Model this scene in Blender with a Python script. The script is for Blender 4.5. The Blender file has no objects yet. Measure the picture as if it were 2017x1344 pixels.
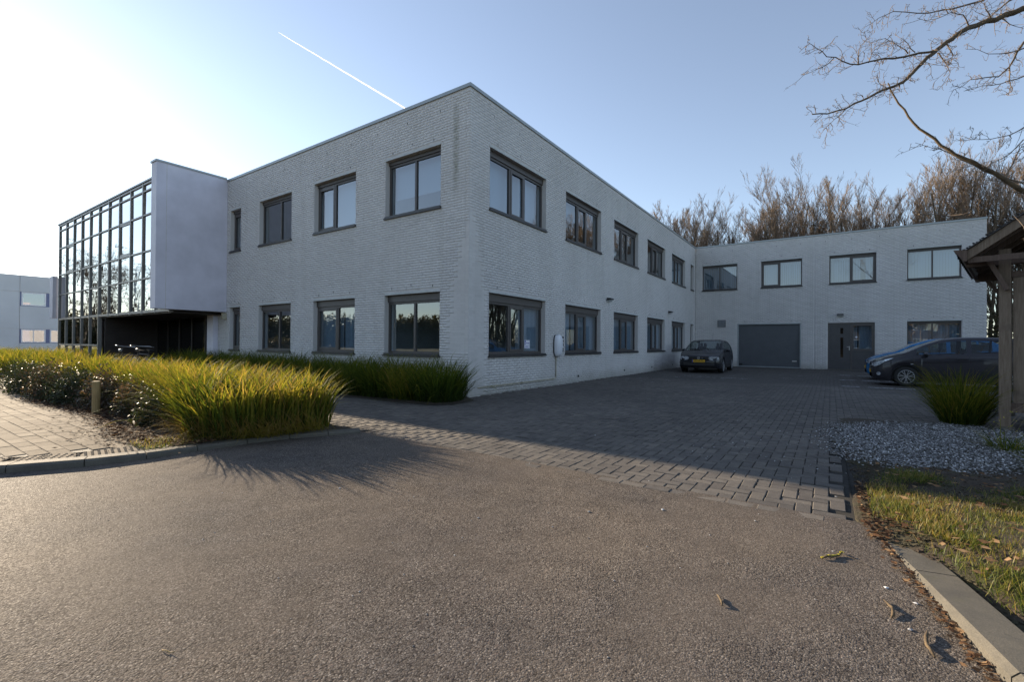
import bpy, bmesh, math, random
import numpy as np
from math import sin, cos, pi, radians
from mathutils import Vector, Matrix
random.seed(7); rng = np.random.default_rng(7)
SC = bpy.context.scene
COL = SC.collection

# ------------------------------------------------------------------ camera, world, sun, exposure
CAM = Vector((6.6181, -7.9599, 1.2)); YAW, PITCH, ROLL = 0.6, 0.0058, 0.0073
cd = bpy.data.cameras.new('camera'); cam = bpy.data.objects.new('camera', cd); COL.objects.link(cam)
cd.sensor_width = 36; cd.lens = 36*916.1/2017; cd.clip_start = 0.05; cd.clip_end = 40000
fw = Vector((-sin(YAW)*cos(PITCH), cos(YAW)*cos(PITCH), sin(PITCH)))
rt = Vector((cos(YAW), sin(YAW), 0)); up = rt.cross(fw)
r2 = cos(ROLL)*rt+sin(ROLL)*up; u2 = -sin(ROLL)*rt+cos(ROLL)*up
cam.matrix_world = Matrix(((r2.x, u2.x, -fw.x, CAM.x), (r2.y, u2.y, -fw.y, CAM.y), (r2.z, u2.z, -fw.z, CAM.z), (0, 0, 0, 1)))
SC.camera = cam
SUN_EL = radians(15.5); SUN_TH = radians(3.5)          # sun stands to the left, just behind the facade plane
sdir = Vector((-cos(SUN_TH)*cos(SUN_EL), sin(SUN_TH)*cos(SUN_EL), sin(SUN_EL)))
w = bpy.data.worlds.new('World'); SC.world = w; w.use_nodes = True
nt = w.node_tree; bg = nt.nodes['Background']
sky = nt.nodes.new('ShaderNodeTexSky'); sky.sky_type = 'NISHITA'; sky.sun_disc = False
sky.sun_elevation = SUN_EL; sky.sun_rotation = math.atan2(sdir.x, sdir.y)
sky.air_density = 1.0; sky.dust_density = 0.2; sky.ozone_density = 3.2
hs = nt.nodes.new('ShaderNodeHueSaturation'); hs.inputs['Saturation'].default_value = .70; nt.links.new(sky.outputs[0], hs.inputs['Color']); nt.links.new(hs.outputs[0], bg.inputs[0]); bg.inputs[1].default_value = 0.092
sl = bpy.data.lights.new('sun', 'SUN'); sl.energy = 4.6; sl.angle = radians(0.5); sl.color = (1.0, 0.82, 0.60)
so = bpy.data.objects.new('sun', sl); COL.objects.link(so)
so.rotation_euler = sdir.to_track_quat('Z', 'Y').to_euler()
SC.view_settings.view_transform = 'Standard'; SC.view_settings.look = 'None'
SC.view_settings.exposure = 1.48; SC.view_settings.gamma = 1; SC.view_settings.use_curve_mapping = False
SC.cycles.max_bounces = 7; SC.cycles.transparent_max_bounces = 24; SC.cycles.caustics_reflective = False; SC.cycles.caustics_refractive = False
SC.cycles.sample_clamp_indirect = 6
try: SC.cycles.use_denoising = True
except Exception: pass

# ------------------------------------------------------------------ helpers
def view_uv(p):
    d = Vector(p)-CAM; z = d.dot(fw)
    if z < 0.05: return None
    return (1008.5+916.1*d.dot(r2)/z, 672-916.1*d.dot(u2)/z)
def tag(o, label=None, cat=None, group=None, kind=None):
    if label: o['label'] = label
    if cat: o['category'] = cat
    if group: o['group'] = group
    if kind: o['kind'] = kind
    return o
def empty(name, loc, rz=0, **k):
    o = bpy.data.objects.new(name, None); COL.objects.link(o); o.location = loc; o.rotation_euler = (0, 0, rz); o.empty_display_size = .2
    return tag(o, **k)
class MB:
    def __init__(s): s.v = []; s.f = []; s.t = []; s.tone = 0.
    def add(s, vs, fs):
        b = len(s.v); s.v += [tuple(p) for p in vs]
        for f in fs: s.f.append(tuple(b+i for i in f)); s.t.append(s.tone)
    def box(s, a, b):
        (x0, y0, z0), (x1, y1, z1) = a, b
        s.add([(x0, y0, z0), (x1, y0, z0), (x1, y1, z0), (x0, y1, z0), (x0, y0, z1), (x1, y0, z1), (x1, y1, z1), (x0, y1, z1)],
              [(0, 3, 2, 1), (4, 5, 6, 7), (0, 1, 5, 4), (1, 2, 6, 5), (2, 3, 7, 6), (3, 0, 4, 7)])
    def bar(s, p, q, w, h=None, up=(0, 0, 1)):
        h = h or w; p = Vector(p); q = Vector(q); d = (q-p).normalized(); u = Vector(up)
        if abs(d.dot(u)) > .98: u = Vector((1, 0, 0))
        a = d.cross(u).normalized()*w/2; b = a.cross(d).normalized()*h/2
        s.add([p-a-b, p+a-b, p+a+b, p-a+b, q-a-b, q+a-b, q+a+b, q-a+b], [(0, 3, 2, 1), (4, 5, 6, 7), (0, 1, 5, 4), (1, 2, 6, 5), (2, 3, 7, 6), (3, 0, 4, 7)])
    def tube(s, pts, rads, n=6, cap=True):
        pts = [Vector(p) for p in pts]; b = len(s.v)
        if not hasattr(rads, '__len__'): rads = [rads]*len(pts)
        ref = Vector((0.13, 0.31, 1)).normalized()
        for i, p in enumerate(pts):
            d = (pts[min(i+1, len(pts)-1)]-pts[max(i-1, 0)]).normalized()
            a = d.cross(ref)
            if a.length < .05: a = d.cross(Vector((1, 0, 0)))
            a.normalize(); c = d.cross(a)
            for k in range(n):
                an = 2*pi*k/n; s.v.append(tuple(p+(a*cos(an)+c*sin(an))*rads[i]))
        for i in range(len(pts)-1):
            for k in range(n):
                s.f.append((b+i*n+k, b+i*n+(k+1) % n, b+(i+1)*n+(k+1) % n, b+(i+1)*n+k)); s.t.append(s.tone)
        if cap:
            s.f.append(tuple(b+k for k in range(n))[::-1]); s.t.append(s.tone)
            s.f.append(tuple(b+(len(pts)-1)*n+k for k in range(n))); s.t.append(s.tone)
    def disc(s, c, axis, r, th, n=20):
        c = Vector(c); a = Vector(axis).normalized(); s.tube([c-a*th/2, c+a*th/2], r, n)
    def mesh(s, name, m, smooth=False):
        me = bpy.data.meshes.new(name); me.from_pydata(s.v, [], s.f)
        if any(s.t):
            at = me.attributes.new('tone', 'FLOAT', 'FACE'); at.data.foreach_set('value', s.t)
        if m: me.materials.append(m)
        if smooth: me.polygons.foreach_set('use_smooth', [True]*len(me.polygons))
        me.update(); return me
    def build(s, name, m, parent=None, smooth=False, **k):
        return link(name, s.mesh(name, m, smooth), parent, **k)
def link(name, me, parent=None, loc=None, **k):
    o = bpy.data.objects.new(name, me); COL.objects.link(o)
    if parent: o.parent = parent
    if loc is not None: o.location = loc
    return tag(o, **k)
def npmesh(name, V, F, m, tone=None, smooth=False):
    V = np.asarray(V, np.float32); F = np.asarray(F, np.int32); k = F.shape[1]
    me = bpy.data.meshes.new(name); me.vertices.add(len(V)); me.vertices.foreach_set('co', V.ravel())
    me.loops.add(F.size); me.loops.foreach_set('vertex_index', F.ravel())
    me.polygons.add(len(F)); me.polygons.foreach_set('loop_start', np.arange(0, F.size, k, dtype=np.int32))
    me.polygons.foreach_set('loop_total', np.full(len(F), k, np.int32))
    if tone is not None:
        at = me.attributes.new('tone', 'FLOAT', 'FACE'); at.data.foreach_set('value', np.asarray(tone, np.float32))
    if m: me.materials.append(m)
    if smooth: me.polygons.foreach_set('use_smooth', np.ones(len(F), bool))
    me.update(calc_edges=True); me.validate(); return me

# ------------------------------------------------------------------ materials
class N:
    def __init__(s, name):
        s.m = bpy.data.materials.new(name); s.m.use_nodes = True; s.t = s.m.node_tree
        s.b = s.t.nodes['Principled BSDF']; s.out = s.t.nodes['Material Output']
    def n(s, typ, **k):
        o = s.t.nodes.new('ShaderNode'+typ)
        for a, b in k.items():
            if a.startswith('i_'):
                key = a[2:]; key = int(key) if key.isdigit() else key.replace('_', ' ')
                o.inputs[key].default_value = b
            else: setattr(o, a, b)
        return o
    def l(s, a, b): s.t.links.new(a, b)
    def co(s, kind='Object'): 
        if not hasattr(s, '_c'): s._c = s.n('TexCoord')
        return s._c.outputs[kind]
    def pos(s):
        if not hasattr(s, '_g'): s._g = s.n('NewGeometry')
        return s._g.outputs['Position']
    def noise(s, scale, det=4, rough=.55, vec=None, stretch=None):
        o = s.n('TexNoise'); o.inputs['Scale'].default_value = scale; o.inputs['Detail'].default_value = det; o.inputs['Roughness'].default_value = rough
        v = vec or s.pos()
        if stretch:
            mp = s.n('Mapping'); mp.inputs['Scale'].default_value = stretch; s.l(v, mp.inputs['Vector']); v = mp.outputs[0]
        s.l(v, o.inputs['Vector']); return o.outputs[0]
    def ramp(s, fac, stops, interp='LINEAR'):
        r = s.n('ValToRGB'); cr = r.color_ramp; cr.interpolation = interp
        while len(cr.elements) < len(stops): cr.elements.new(.5)
        for e, (p, c) in zip(cr.elements, stops):
            e.position = p; e.color = (c, c, c, 1) if not hasattr(c, '__len__') else (*c, 1)
        s.l(fac, r.inputs[0]); return r.outputs[0]
    def mix(s, fac, a, b, mode='MIX'):
        m = s.n('MixRGB'); m.blend_type = mode
        for i, x in ((0, fac), (1, a), (2, b)):
            if hasattr(x, 'is_linked') or hasattr(x, 'links'): s.l(x, m.inputs[i])
            elif i == 0: m.inputs[0].default_value = x
            else: m.inputs[i].default_value = (*x, 1) if hasattr(x, '__len__') else (x, x, x, 1)
        return m.outputs[0]
    def math(s, op, a, b=0.):
        m = s.n('Math'); m.operation = op
        for i, x in ((0, a), (1, b)):
            if hasattr(x, 'links'): s.l(x, m.inputs[i])
            else: m.inputs[i].default_value = x
        return m.outputs[0]
    def tone(s):
        a = s.n('Attribute'); a.attribute_name = 'tone'; return a.outputs['Fac']
    def bump(s, h, strength=.3, dist=.01, prev=None):
        b = s.n('Bump'); b.inputs['Strength'].default_value = strength; b.inputs['Distance'].default_value = dist
        s.l(h, b.inputs['Height'])
        if prev: s.l(prev, b.inputs['Normal'])
        return b.outputs[0]
    def base(s, c):
        if hasattr(c, 'links'): s.l(c, s.b.inputs['Base Color'])
        else: s.b.inputs['Base Color'].default_value = (*c, 1)
    def set(s, **k):
        for a, v in k.items():
            i = s.b.inputs[a.replace('_', ' ')]
            if hasattr(v, 'links'): s.l(v, i)
            else: i.default_value = v
        return s

def simple(name, c, rough=.6, var=.15, scale=8., metal=0., bump=0., coat=0.):
    m = N(name); n1 = m.noise(scale, 5)
    m.base(m.mix(1., c, m.ramp(n1, [(.3, 1-var), (.7, 1+var*.5)]), 'MULTIPLY'))
    m.set(Roughness=rough, Metallic=metal)
    if coat: m.set(Coat_Weight=coat, Coat_Roughness=.04)
    if bump: m.set(Normal=m.bump(m.noise(scale*12, 3), .4, bump))
    return m.m

def mk_brickpaint():
    m = N('painted_brick')
    big = m.noise(.55, 4); fine = m.noise(14, 5, .65); streak = m.noise(1., 5, .6, stretch=(3.2, 3.2, .22))
    c = m.mix(m.ramp(big, [(.3, 0.), (.7, 1.)]), (.58, .56, .54), (.66, .64, .62))
    c = m.mix(m.ramp(streak, [(.5, 0.), (.78, .35)]), c, (.44, .42, .385))
    c = m.mix(m.ramp(fine, [(.58, 0.), (.78, .4)]), c, (.45, .43, .40))
    c = m.mix(1., c, m.ramp(m.tone(), [(0, 1.), (1., .90)]), 'MULTIPLY')
    # algae run near the front corner, high up
    sx = m.n('SeparateXYZ'); m.l(m.pos(), sx.inputs[0])
    d = m.math('ABSOLUTE', m.math('ADD', sx.outputs[0], .41)); k = m.ramp(d, [(.0, 1.), (.12, 0.)])
    kz = m.ramp(m.math('DIVIDE', sx.outputs[2], 7.), [(.62, 0.), (.74, 1.), (.93, .8), (.97, 0.)])
    k = m.mix(1., k, kz, 'MULTIPLY'); k = m.mix(1., k, m.ramp(m.noise(9, 4), [(.3, .2), (.65, .9)]), 'MULTIPLY')
    c = m.mix(k, c, (.17, .17, .11))
    # splash dirt low on the wall
    lo = m.ramp(m.math('ADD', sx.outputs[2], m.math('MULTIPLY', m.noise(2.3, 5), .5)), [(.28, .75), (.62, 0.)])
    c = m.mix(lo, c, (.34, .33, .29))
    m.base(c); m.set(Roughness=.75, Normal=m.bump(m.noise(60, 4, .6), .15, .002))
    return m.m
M = {}
M['brick'] = mk_brickpaint()
def mk_joint():
    m = N('painted_mortar'); c = m.mix(m.ramp(m.noise(3., 5, .7), [(.46, 0.), (.68, 1.)]), (.60, .58, .56), (.47, .45, .425)); m.base(c); m.set(Roughness=.9); return m.m
M['joint'] = mk_joint()
M['frame'] = simple('frame_taupe', (.085, .075, .070), .45, .12, 5)
M['frame2'] = simple('headbox_taupe', (.13, .118, .110), .5, .12, 5)
M['sill'] = simple('sill_stone', (.035, .033, .035), .4, .3, 12, bump=.002)
M['coping'] = simple('coping_metal', (.34, .37, .38), .42, .12, 3, metal=.3)
M['dark'] = simple('dark_void', (.02, .02, .02), .8)
M['lintel'] = simple('painted_lintel', (.52, .54, .53), .6, .18, 6)
M['render'] = simple('white_panel_flare_tint', (.64, .62, .69), .55, .14, 1.4, bump=.001)  # white panel; the lilac tint of lens flare is put into its colour
M['roofing'] = simple('bitumen_roof', (.06, .06, .06), .9)
M['inner'] = simple('inner_wall', (.42, .40, .37), .8, .1, 2)
M['innerfloor'] = simple('inner_floor', (.16, .16, .16), .7, .1, 2)
M['inner_light'] = simple('inner_ceiling', (.62, .62, .60), .8, .05, 2)
def mk_glass(name, ior, tint, wav=.02, diffuse=None):
    m = N(name); t = m.t; t.nodes.remove(m.b)
    ge = m.n('NewGeometry'); dp = m.n('VectorMath'); dp.operation = 'DOT_PRODUCT'; m.l(ge.outputs['Incoming'], dp.inputs[0]); m.l(ge.outputs['Normal'], dp.inputs[1])
    r0 = ((ior-1)/(ior+1))**2
    f5 = m.math('POWER', m.math('SUBTRACT', 1., m.math('ABSOLUTE', dp.outputs['Value'])), 5.)
    fac = m.math('ADD', r0, m.math('MULTIPLY', f5, 1-r0))
    g = m.n('BsdfGlossy'); g.inputs['Roughness'].default_value = 0.0; g.inputs['Color'].default_value = (.97, .99, 1, 1)
    tr = m.n('BsdfTransparent'); tr.inputs['Color'].default_value = (*tint, 1)
    mx = m.n('MixShader'); m.l(fac, mx.inputs[0]); m.l(tr.outputs[0], mx.inputs[1]); m.l(g.outputs[0], mx.inputs[2])
    if wav: m.l(m.bump(m.noise(1.3, 2), wav, .05), g.inputs['Normal'])
    m.l(mx.outputs[0], m.out.inputs['Surface']); return m.m
M['glass'] = mk_glass('window_glass', 2.7, (.64, .74, .82))
M['cwglass'] = mk_glass('mirror_glass', 6.5, (.10, .11, .11), .03)
M['darkglass'] = mk_glass('entrance_glass', 1.6, (.045, .035, .033), .02)
M['carglass'] = mk_glass('car_glass', 1.5, (.62, .68, .68), 0)
def mk_blind():
    m = N('blind_fabric'); m.base((.56, .62, .67)); m.set(Roughness=.85)
    tr = m.n('BsdfTranslucent'); tr.inputs['Color'].default_value = (.5, .56, .58, 1); a = m.n('AddShader')
    mx = m.n('MixShader'); mx.inputs[0].default_value = .3; m.l(m.b.outputs[0], mx.inputs[1]); m.l(tr.outputs[0], mx.inputs[2]); m.l(mx.outputs[0], m.out.inputs['Surface']); return m.m
M['blind'] = mk_blind()
M['mull'] = simple('mullion_paint', (.22, .21, .195), .4, .15, 4)
M['brown'] = simple('entrance_brown', (.035, .026, .023), .5, .3, 3)
M['white'] = simple('white_plastic', (.72, .74, .78), .3, .04, 3)
M['black'] = simple('black_plastic', (.02, .02, .022), .4, .1, 6)
M['pipe'] = simple('cream_pipe', (.42, .38, .28), .5, .15, 9)
M['steel'] = simple('brushed_steel', (.55, .55, .56), .3, .1, 9, metal=.9)
M['doorpaint'] = simple('door_paint', (.062, .060, .062), .42, .12, 3)
M['garage'] = simple('garage_panel', (.085, .092, .102), .5, .1, 3, bump=.0015)
M['grille'] = simple('vent_grille', (.13, .125, .12), .6)
M['lens'] = simple('lamp_lens', (.5, .52, .52), .25, .1, 20)

def mk_asphalt():
    m = N('asphalt'); v = m.pos()
    v1 = m.n('TexVoronoi'); v1.inputs['Scale'].default_value = 150; m.l(v, v1.inputs['Vector'])
    v2 = m.n('TexVoronoi'); v2.inputs['Scale'].default_value = 75; m.l(v, v2.inputs['Vector'])
    big = m.noise(.7, 5, .6); mid = m.noise(4.5, 5, .65); fine = m.noise(260, 2, .6)
    sep = m.n('SeparateColor'); m.l(v1.outputs['Color'], sep.inputs[0])
    sep2 = m.n('SeparateColor'); m.l(v2.outputs['Color'], sep2.inputs[0])
    c = m.ramp(sep.outputs[0], [(0., (.066, .057, .050)), (.3, (.106, .093, .081)), (.72, (.150, .132, .115)), (.93, (.19, .170, .149)), (1., (.30, .27, .235))])
    c = m.mix(1., c, m.ramp(v1.outputs['Distance'], [(.0, 1.2), (.55, .92), (1., .3)]), 'MULTIPLY')
    c = m.mix(m.ramp(sep2.outputs[0], [(.9, 0.), (.96, .75)], 'LINEAR'), c, m.mix(sep2.outputs[1], (.17, .14, .12), (.045, .04, .04)))
    c = m.mix(1., c, m.ramp(big, [(.33, (.92, .93, .97)), (.68, (1.30, 1.25, 1.18))]), 'MULTIPLY')
    c = m.mix(1., c, m.ramp(mid, [(.3, .80), (.7, 1.10)]), 'MULTIPLY')
    # worn and closed-up patches: fines fill the gaps there
    patch = m.ramp(m.noise(.9, 6, .7), [(.46, 0.), (.6, 1.)])
    c = m.mix(m.math('MULTIPLY', patch, .35), c, (.140, .118, .098))
    m.base(c); m.set(Roughness=m.ramp(sep.outputs[1], [(0, .6), (1, .85)]))
    m.set(Specular_IOR_Level=.02)
    h = m.math('SUBTRACT', 1., v1.outputs['Distance'])
    h = m.math('ADD', h, m.math('MULTIPLY', m.math('SUBTRACT', 1., v2.outputs['Distance']), .7))
    h = m.math('MULTIPLY', h, m.math('SUBTRACT', 1., m.math('MULTIPLY', patch, .55)))
    h = m.math('ADD', h, m.math('MULTIPLY', mid, 1.6))
    nb = m.bump(h, .5, .0038); m.set(Normal=m.bump(fine, .3, .001, nb))
    return m.m
M['asphalt'] = mk_asphalt()
def mk_paver():
    m = N('concrete_paver'); fine = m.noise(150, 4, .7); mid = m.noise(9, 5, .65); big = m.noise(.5, 4, .6)
    c = m.ramp(m.tone(), [(0., (.074, .066, .060)), (.35, (.100, .090, .080)), (.7, (.126, .113, .098)), (1., (.158, .138, .114))])
    c = m.mix(1., c, m.ramp(fine, [(.3, .68), (.7, 1.35)]), 'MULTIPLY')
    c = m.mix(1., c, m.ramp(mid, [(.3, .78), (.7, 1.18)]), 'MULTIPLY')
    c = m.mix(1., c, m.ramp(big, [(.35, .85), (.65, 1.12)]), 'MULTIPLY')
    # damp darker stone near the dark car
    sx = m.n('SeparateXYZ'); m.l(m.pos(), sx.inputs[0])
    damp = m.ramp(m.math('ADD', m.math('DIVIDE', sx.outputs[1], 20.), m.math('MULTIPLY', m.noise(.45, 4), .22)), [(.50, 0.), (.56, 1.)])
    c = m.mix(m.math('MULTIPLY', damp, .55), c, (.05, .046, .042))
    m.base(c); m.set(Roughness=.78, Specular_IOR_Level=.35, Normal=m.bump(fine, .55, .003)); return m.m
M['paver'] = mk_paver()
M['sand'] = simple('joint_sand', (.026, .024, .020), .95, .5, 20, bump=.004)
def mk_tile():
    m = N('pavement_tile'); fine = m.noise(120, 4, .7); mid = m.noise(6, 5, .65)
    c = m.ramp(m.tone(), [(0., (.14, .115, .088)), (.5, (.18, .15, .115)), (1., (.23, .195, .15))])
    c = m.mix(1., c, m.ramp(fine, [(.3, .8), (.7, 1.15)]), 'MULTIPLY'); c = m.mix(1., c, m.ramp(mid, [(.3, .75), (.7, 1.15)]), 'MULTIPLY')
    m.base(c); m.set(Roughness=.9, Specular_IOR_Level=.08, Normal=m.bump(fine, .4, .002)); return m.m
M['tile'] = mk_tile()
def mk_kerb():
    m = N('kerb_concrete'); fine = m.noise(170, 4, .75); mid = m.noise(5, 6, .7)
    c = m.mix(m.ramp(mid, [(.35, 0.), (.7, 1.)]), (.085, .079, .066), (.135, .122, .096)); c = m.mix(1., c, m.ramp(fine, [(.3, .65), (.72, 1.35)]), 'MULTIPLY')
    c = m.mix(m.ramp(m.noise(2.6, 5, .7), [(.56, 0.), (.72, .5)]), c, (.10, .10, .045))
    m.base(c); m.set(Roughness=.85, Normal=m.bump(fine, .6, .003)); return m.m
M['kerb'] = mk_kerb()
def mk_soil(name, a, b, g):
    m = N(name); n1 = m.noise(2.2, 6, .7); n2 = m.noise(40, 5, .75)
    c = m.mix(m.ramp(n2, [(.3, 0.), (.7, 1.)]), a, b); c = m.mix(m.ramp(n1, [(.45, 0.), (.62, .8)]), c, g)
    m.base(c); m.set(Roughness=.95, Normal=m.bump(n2, .8, .02)); return m.m
M['soil'] = mk_soil('soil', (.028, .020, .013), (.080, .058, .038), (.050, .050, .020))
M['ground'] = mk_soil('field', (.05, .055, .025), (.09, .09, .045), (.06, .07, .03))
def mk_stone():
    m = N('gravel_stone'); c = m.ramp(m.tone(), [(0., (.06, .06, .06)), (.5, (.20, .20, .20)), (.85, (.36, .36, .36)), (1., (.7, .7, .7))]); m.base(m.mix(1., c, m.ramp(m.noise(60, 3), [(.3, .75), (.7, 1.15)]), 'MULTIPLY')); m.set(Roughness=.7); return m.m
M['stone'] = mk_stone()
def mk_leaf(name, stops, trans=.45, rough=.5, spec=.4):
    m = N(name); c = m.ramp(m.tone(), stops); c = m.mix(1., c, m.ramp(m.noise(25, 3), [(.3, .8), (.7, 1.2)]), 'MULTIPLY')
    m.base(c); m.set(Roughness=rough, Specular_IOR_Level=spec)
    tr = m.n('BsdfTranslucent'); m.l(m.mix(1., c, (1.5, 1.35, .7), 'MULTIPLY'), tr.inputs['Color'])
    mx = m.n('MixShader'); mx.inputs[0].default_value = trans; m.l(m.b.outputs[0], mx.inputs[1]); m.l(tr.outputs[0], mx.inputs[2]); m.l(mx.outputs[0], m.out.inputs['Surface']); return m.m
M['blade'] = mk_leaf('grass_blade', [(0., (.030, .052, .012)), (.35, (.065, .10, .018)), (.62, (.15, .165, .025)), (.84, (.25, .22, .04)), (1., (.25, .18, .07))], .5, .7, .12)
M['turf'] = mk_leaf('turf_blade', [(0., (.04, .07, .012)), (.5, (.10, .13, .022)), (.8, (.22, .20, .05)), (1., (.30, .22, .11))], .45)
M['shrubleaf'] = mk_leaf('shrub_leaf', [(0., (.018, .030, .012)), (.5, (.035, .045, .02)), (.8, (.07, .05, .035)), (1., (.13, .085, .06))], .25, .5, .4)
M['deadleaf'] = mk_leaf('dead_leaf', [(0., (.035, .02, .014)), (.5, (.12, .065, .036)), (1., (.34, .22, .12))], .2, .9, .1)
M['yellowleaf'] = mk_leaf('jasmine_leaf', [(0., (.10, .14, .02)), (.5, (.30, .32, .04)), (1., (.6, .52, .07))], .45)
M['ivy'] = mk_leaf('hedge_leaf', [(0., (.03, .035, .014)), (.6, (.06, .055, .02)), (1., (.11, .085, .04))], .3)
def mk_bark(name, a, b, sc=9):
    m = N(name); c = m.mix(m.ramp(m.noise(sc, 5, .7), [(.35, 0.), (.65, 1.)]), a, b); m.base(c); m.set(Roughness=.85, Normal=m.bump(m.noise(sc*6, 4), .5, .008)); return m.m
M['bark'] = mk_bark('tree_bark', (.055, .042, .028), (.12, .09, .055))
M['twig_grey'] = mk_bark('twig_grey', (.125, .095, .07), (.20, .15, .105), 1)
M['twig_brown'] = mk_bark('twig_brown', (.16, .115, .078), (.23, .165, .11), 1)
M['branch'] = mk_bark('branch_bark', (.06, .042, .024), (.135, .095, .05), 14)
def mk_wood(name, a, b):
    m = N(name); g = m.noise(6, 6, .65, stretch=(9, 9, .7)); kn = m.noise(2.2, 3)
    c = m.mix(m.ramp(g, [(.35, 0.), (.65, 1.)]), a, b); c = m.mix(m.ramp(kn, [(.6, 0.), (.75, .6)]), c, (.06, .045, .033)); m.base(c); m.set(Roughness=.75, Normal=m.bump(g, .4, .004)); return m.m
M['wood'] = mk_wood('weathered_timber', (.15, .108, .074), (.235, .178, .128))
M['wood2'] = mk_wood('brown_timber', (.085, .055, .04), (.14, .095, .07))
M['postwood'] = mk_wood('yellow_timber', (.22, .15, .06), (.36, .26, .11))
M['roofsheet'] = simple('corrugated_sheet', (.045, .04, .036), .8, .4, 7, bump=.004)
# ------------------------------------------------------------------ ground, roads
def sheet(name, poly, z, m, **k):
    mb = MB(); mb.add([(x, y, z) for x, y in poly], [tuple(range(len(poly)))]); return mb.build(name, m, **k)
sheet('ground', [(-4000, -4000), (4000, -4000), (4000, 4000), (-4000, 4000)], -.06, M['ground'], kind='structure')
KE = [(1.52, -4.02), (1.3, -4.35), (1.1, -4.75), (.98, -5.2), (.93, -5.7), (.90, -6.15), (.78, -6.6), (.50, -7.07), (.12, -7.5), (-.4, -7.9), (-1.1, -8.2), (-2., -8.35), (-14, -8.6), (-60, -9)]   # left kerb, road side
KR = [(6.86, -4.12), (6.87, -4.2), (6.975, -4.72), (7.145, -5.62), (7.34, -6.5), (7.6, -7.2), (8.1, -8.2), (9.0, -9.2), (11, -10.), (16, -10.6), (60, -11)]          # right kerb, road side
sheet('road', [(.6, -3.9)]+[(1.5, -4.0)]+KE[1:]+[(-60, -22), (60, -22)]+KR[::-1]+[(6.86, -4.0)], 0., M['asphalt'], kind='structure')

# kerbs
def kerb_run(pts, side, width, hts, name):
    root = empty(name, (pts[0][0], pts[0][1], 0), kind='structure')
    P = [Vector((x, y, 0)) for x, y in pts]
    # resample about 1 m pieces
    segs = []; 
    for i in range(len(P)-1):
        L = (P[i+1]-P[i]).length; n = max(1, round(L/1.0)) if L < 20 else 12
        for k in range(n): segs.append((P[i].lerp(P[i+1], k/n), P[i].lerp(P[i+1], (k+1)/n)))
    for i, (a, b) in enumerate(segs):
        d = (b-a).normalized(); nrm = Vector((-d.y, d.x, 0))*side
        dn = ((segs[i+1][1]-segs[i+1][0]).normalized() if i+1 < len(segs) else d); nn = (nrm+Vector((-dn.y, dn.x, 0))*side).normalized()
        dp = ((segs[i-1][1]-segs[i-1][0]).normalized() if i else d); npv = (nrm+Vector((-dp.y, dp.x, 0))*side).normalized()
        h = hts(a); hb = hts(b); g = .004
        A0 = a+d*g; B0 = b-d*g; A1 = a+npv*width+d*g; B1 = b+nn*width-d*g; bev = .022
        mb = MB(); mb.add([(A0.x, A0.y, -.1), (B0.x, B0.y, -.1), (B0.x, B0.y, hb-bev), (A0.x, A0.y, h-bev),
                           tuple((A0.lerp(A1, .12))+Vector((0, 0, h))), tuple((B0.lerp(B1, .12))+Vector((0, 0, hb))),
                           tuple(B1+Vector((0, 0, hb))), tuple(A1+Vector((0, 0, h))), (B1.x, B1.y, -.1), (A1.x, A1.y, -.1)],
                          [(0, 1, 2, 3), (3, 2, 5, 4), (4, 5, 6, 7), (7, 6, 8, 9), (0, 3, 4, 7, 9), (1, 8, 6, 5, 2)])
        o = mb.build('kerb_stone', M['kerb']); o.parent = root; o.matrix_parent_inverse = Matrix.Translation(-root.location)
kerb_run(KE, -1, .16, lambda p: float(np.interp(p.y, [-6.6, -5.9, -5.2, -4.2], [.07, .06, .052, .045])), 'kerb')
kerb_run(KR[1:], 1, .19, lambda p: float(np.interp(-p.y, [4.2, 4.6, 4.9, 5.4], [-.012, -.004, .052, .066])), 'kerb')

# ------------------------------------------------------------------ concrete paving of the yard
def paver_verts(w, l, h, bev, jit):
    """slab with a chamfered, slightly crooked rim, centred at 0"""
    o = [(-w/2, -l/2), (w/2, -l/2), (w/2, l/2), (-w/2, l/2)]
    o = [(x+random.uniform(-jit, jit), y+random.uniform(-jit, jit)) for x, y in o]
    v = [(x, y, -h) for x, y in o]+[(x, y, -bev*.8) for x, y in o]+[(x-math.copysign(bev, x), y-math.copysign(bev, y), 0) for x, y in o]
    f = [(8, 9, 10, 11)]+[(4+i, 4+(i+1) % 4, 8+(i+1) % 4, 8+i) for i in range(4)]+[(i, (i+1) % 4, 4+(i+1) % 4, 4+i) for i in range(4)]
    return v, f
def in_yard(x, y):
    if y > 20.9 or y < -4.02: return False
    if x < .05 and y > -1.35: return False
    if x < 1.45 and y < -3.86-.0*x: 
        if y < -3.82: return False
    if x < -32: return False
    if x <= 0 and y > -1.35: return False
    if y < .6: return x < 6.72+(-.02)*0
    if y < 1.5: return x < 6.72+(y-.6)*.9
    return x < 14.5
yard = empty('paving', (3, 0, 0), kind='structure')
sheet('paving_bed', [(-32, -4.1), (6.9, -4.1), (6.9, .5), (7.7, 1.5), (14.6, 1.5), (14.6, 21), (-32, 21)], -.0135, M['sand'], kind='structure')
W_ = .105; slabs = []
for i in range(int(-32/W_), int(14.6/W_)):
    for j in range(int(-4.1/W_)-1, int(21/W_)):
        c = (i-j) % 4
        if c == 0: w2, l2 = 2, 1
        elif c == 3: w2, l2 = 1, 2
        else: continue
        x = (i+w2/2)*W_; y = (j+l2/2)*W_
        ang = -.028*math.sin(x*.4)*.2
        if in_yard(x, y) and (x > -14 or y > -3.9): slabs.append((x, y, w2*W_-.0065, l2*W_-.0065))
k = 0; x = 1.55
while x < 6.75:                                            # stretcher course along the asphalt
    slabs.append((x+.105, -4.064, .205, .1005)); x += .21
vis = []
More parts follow.
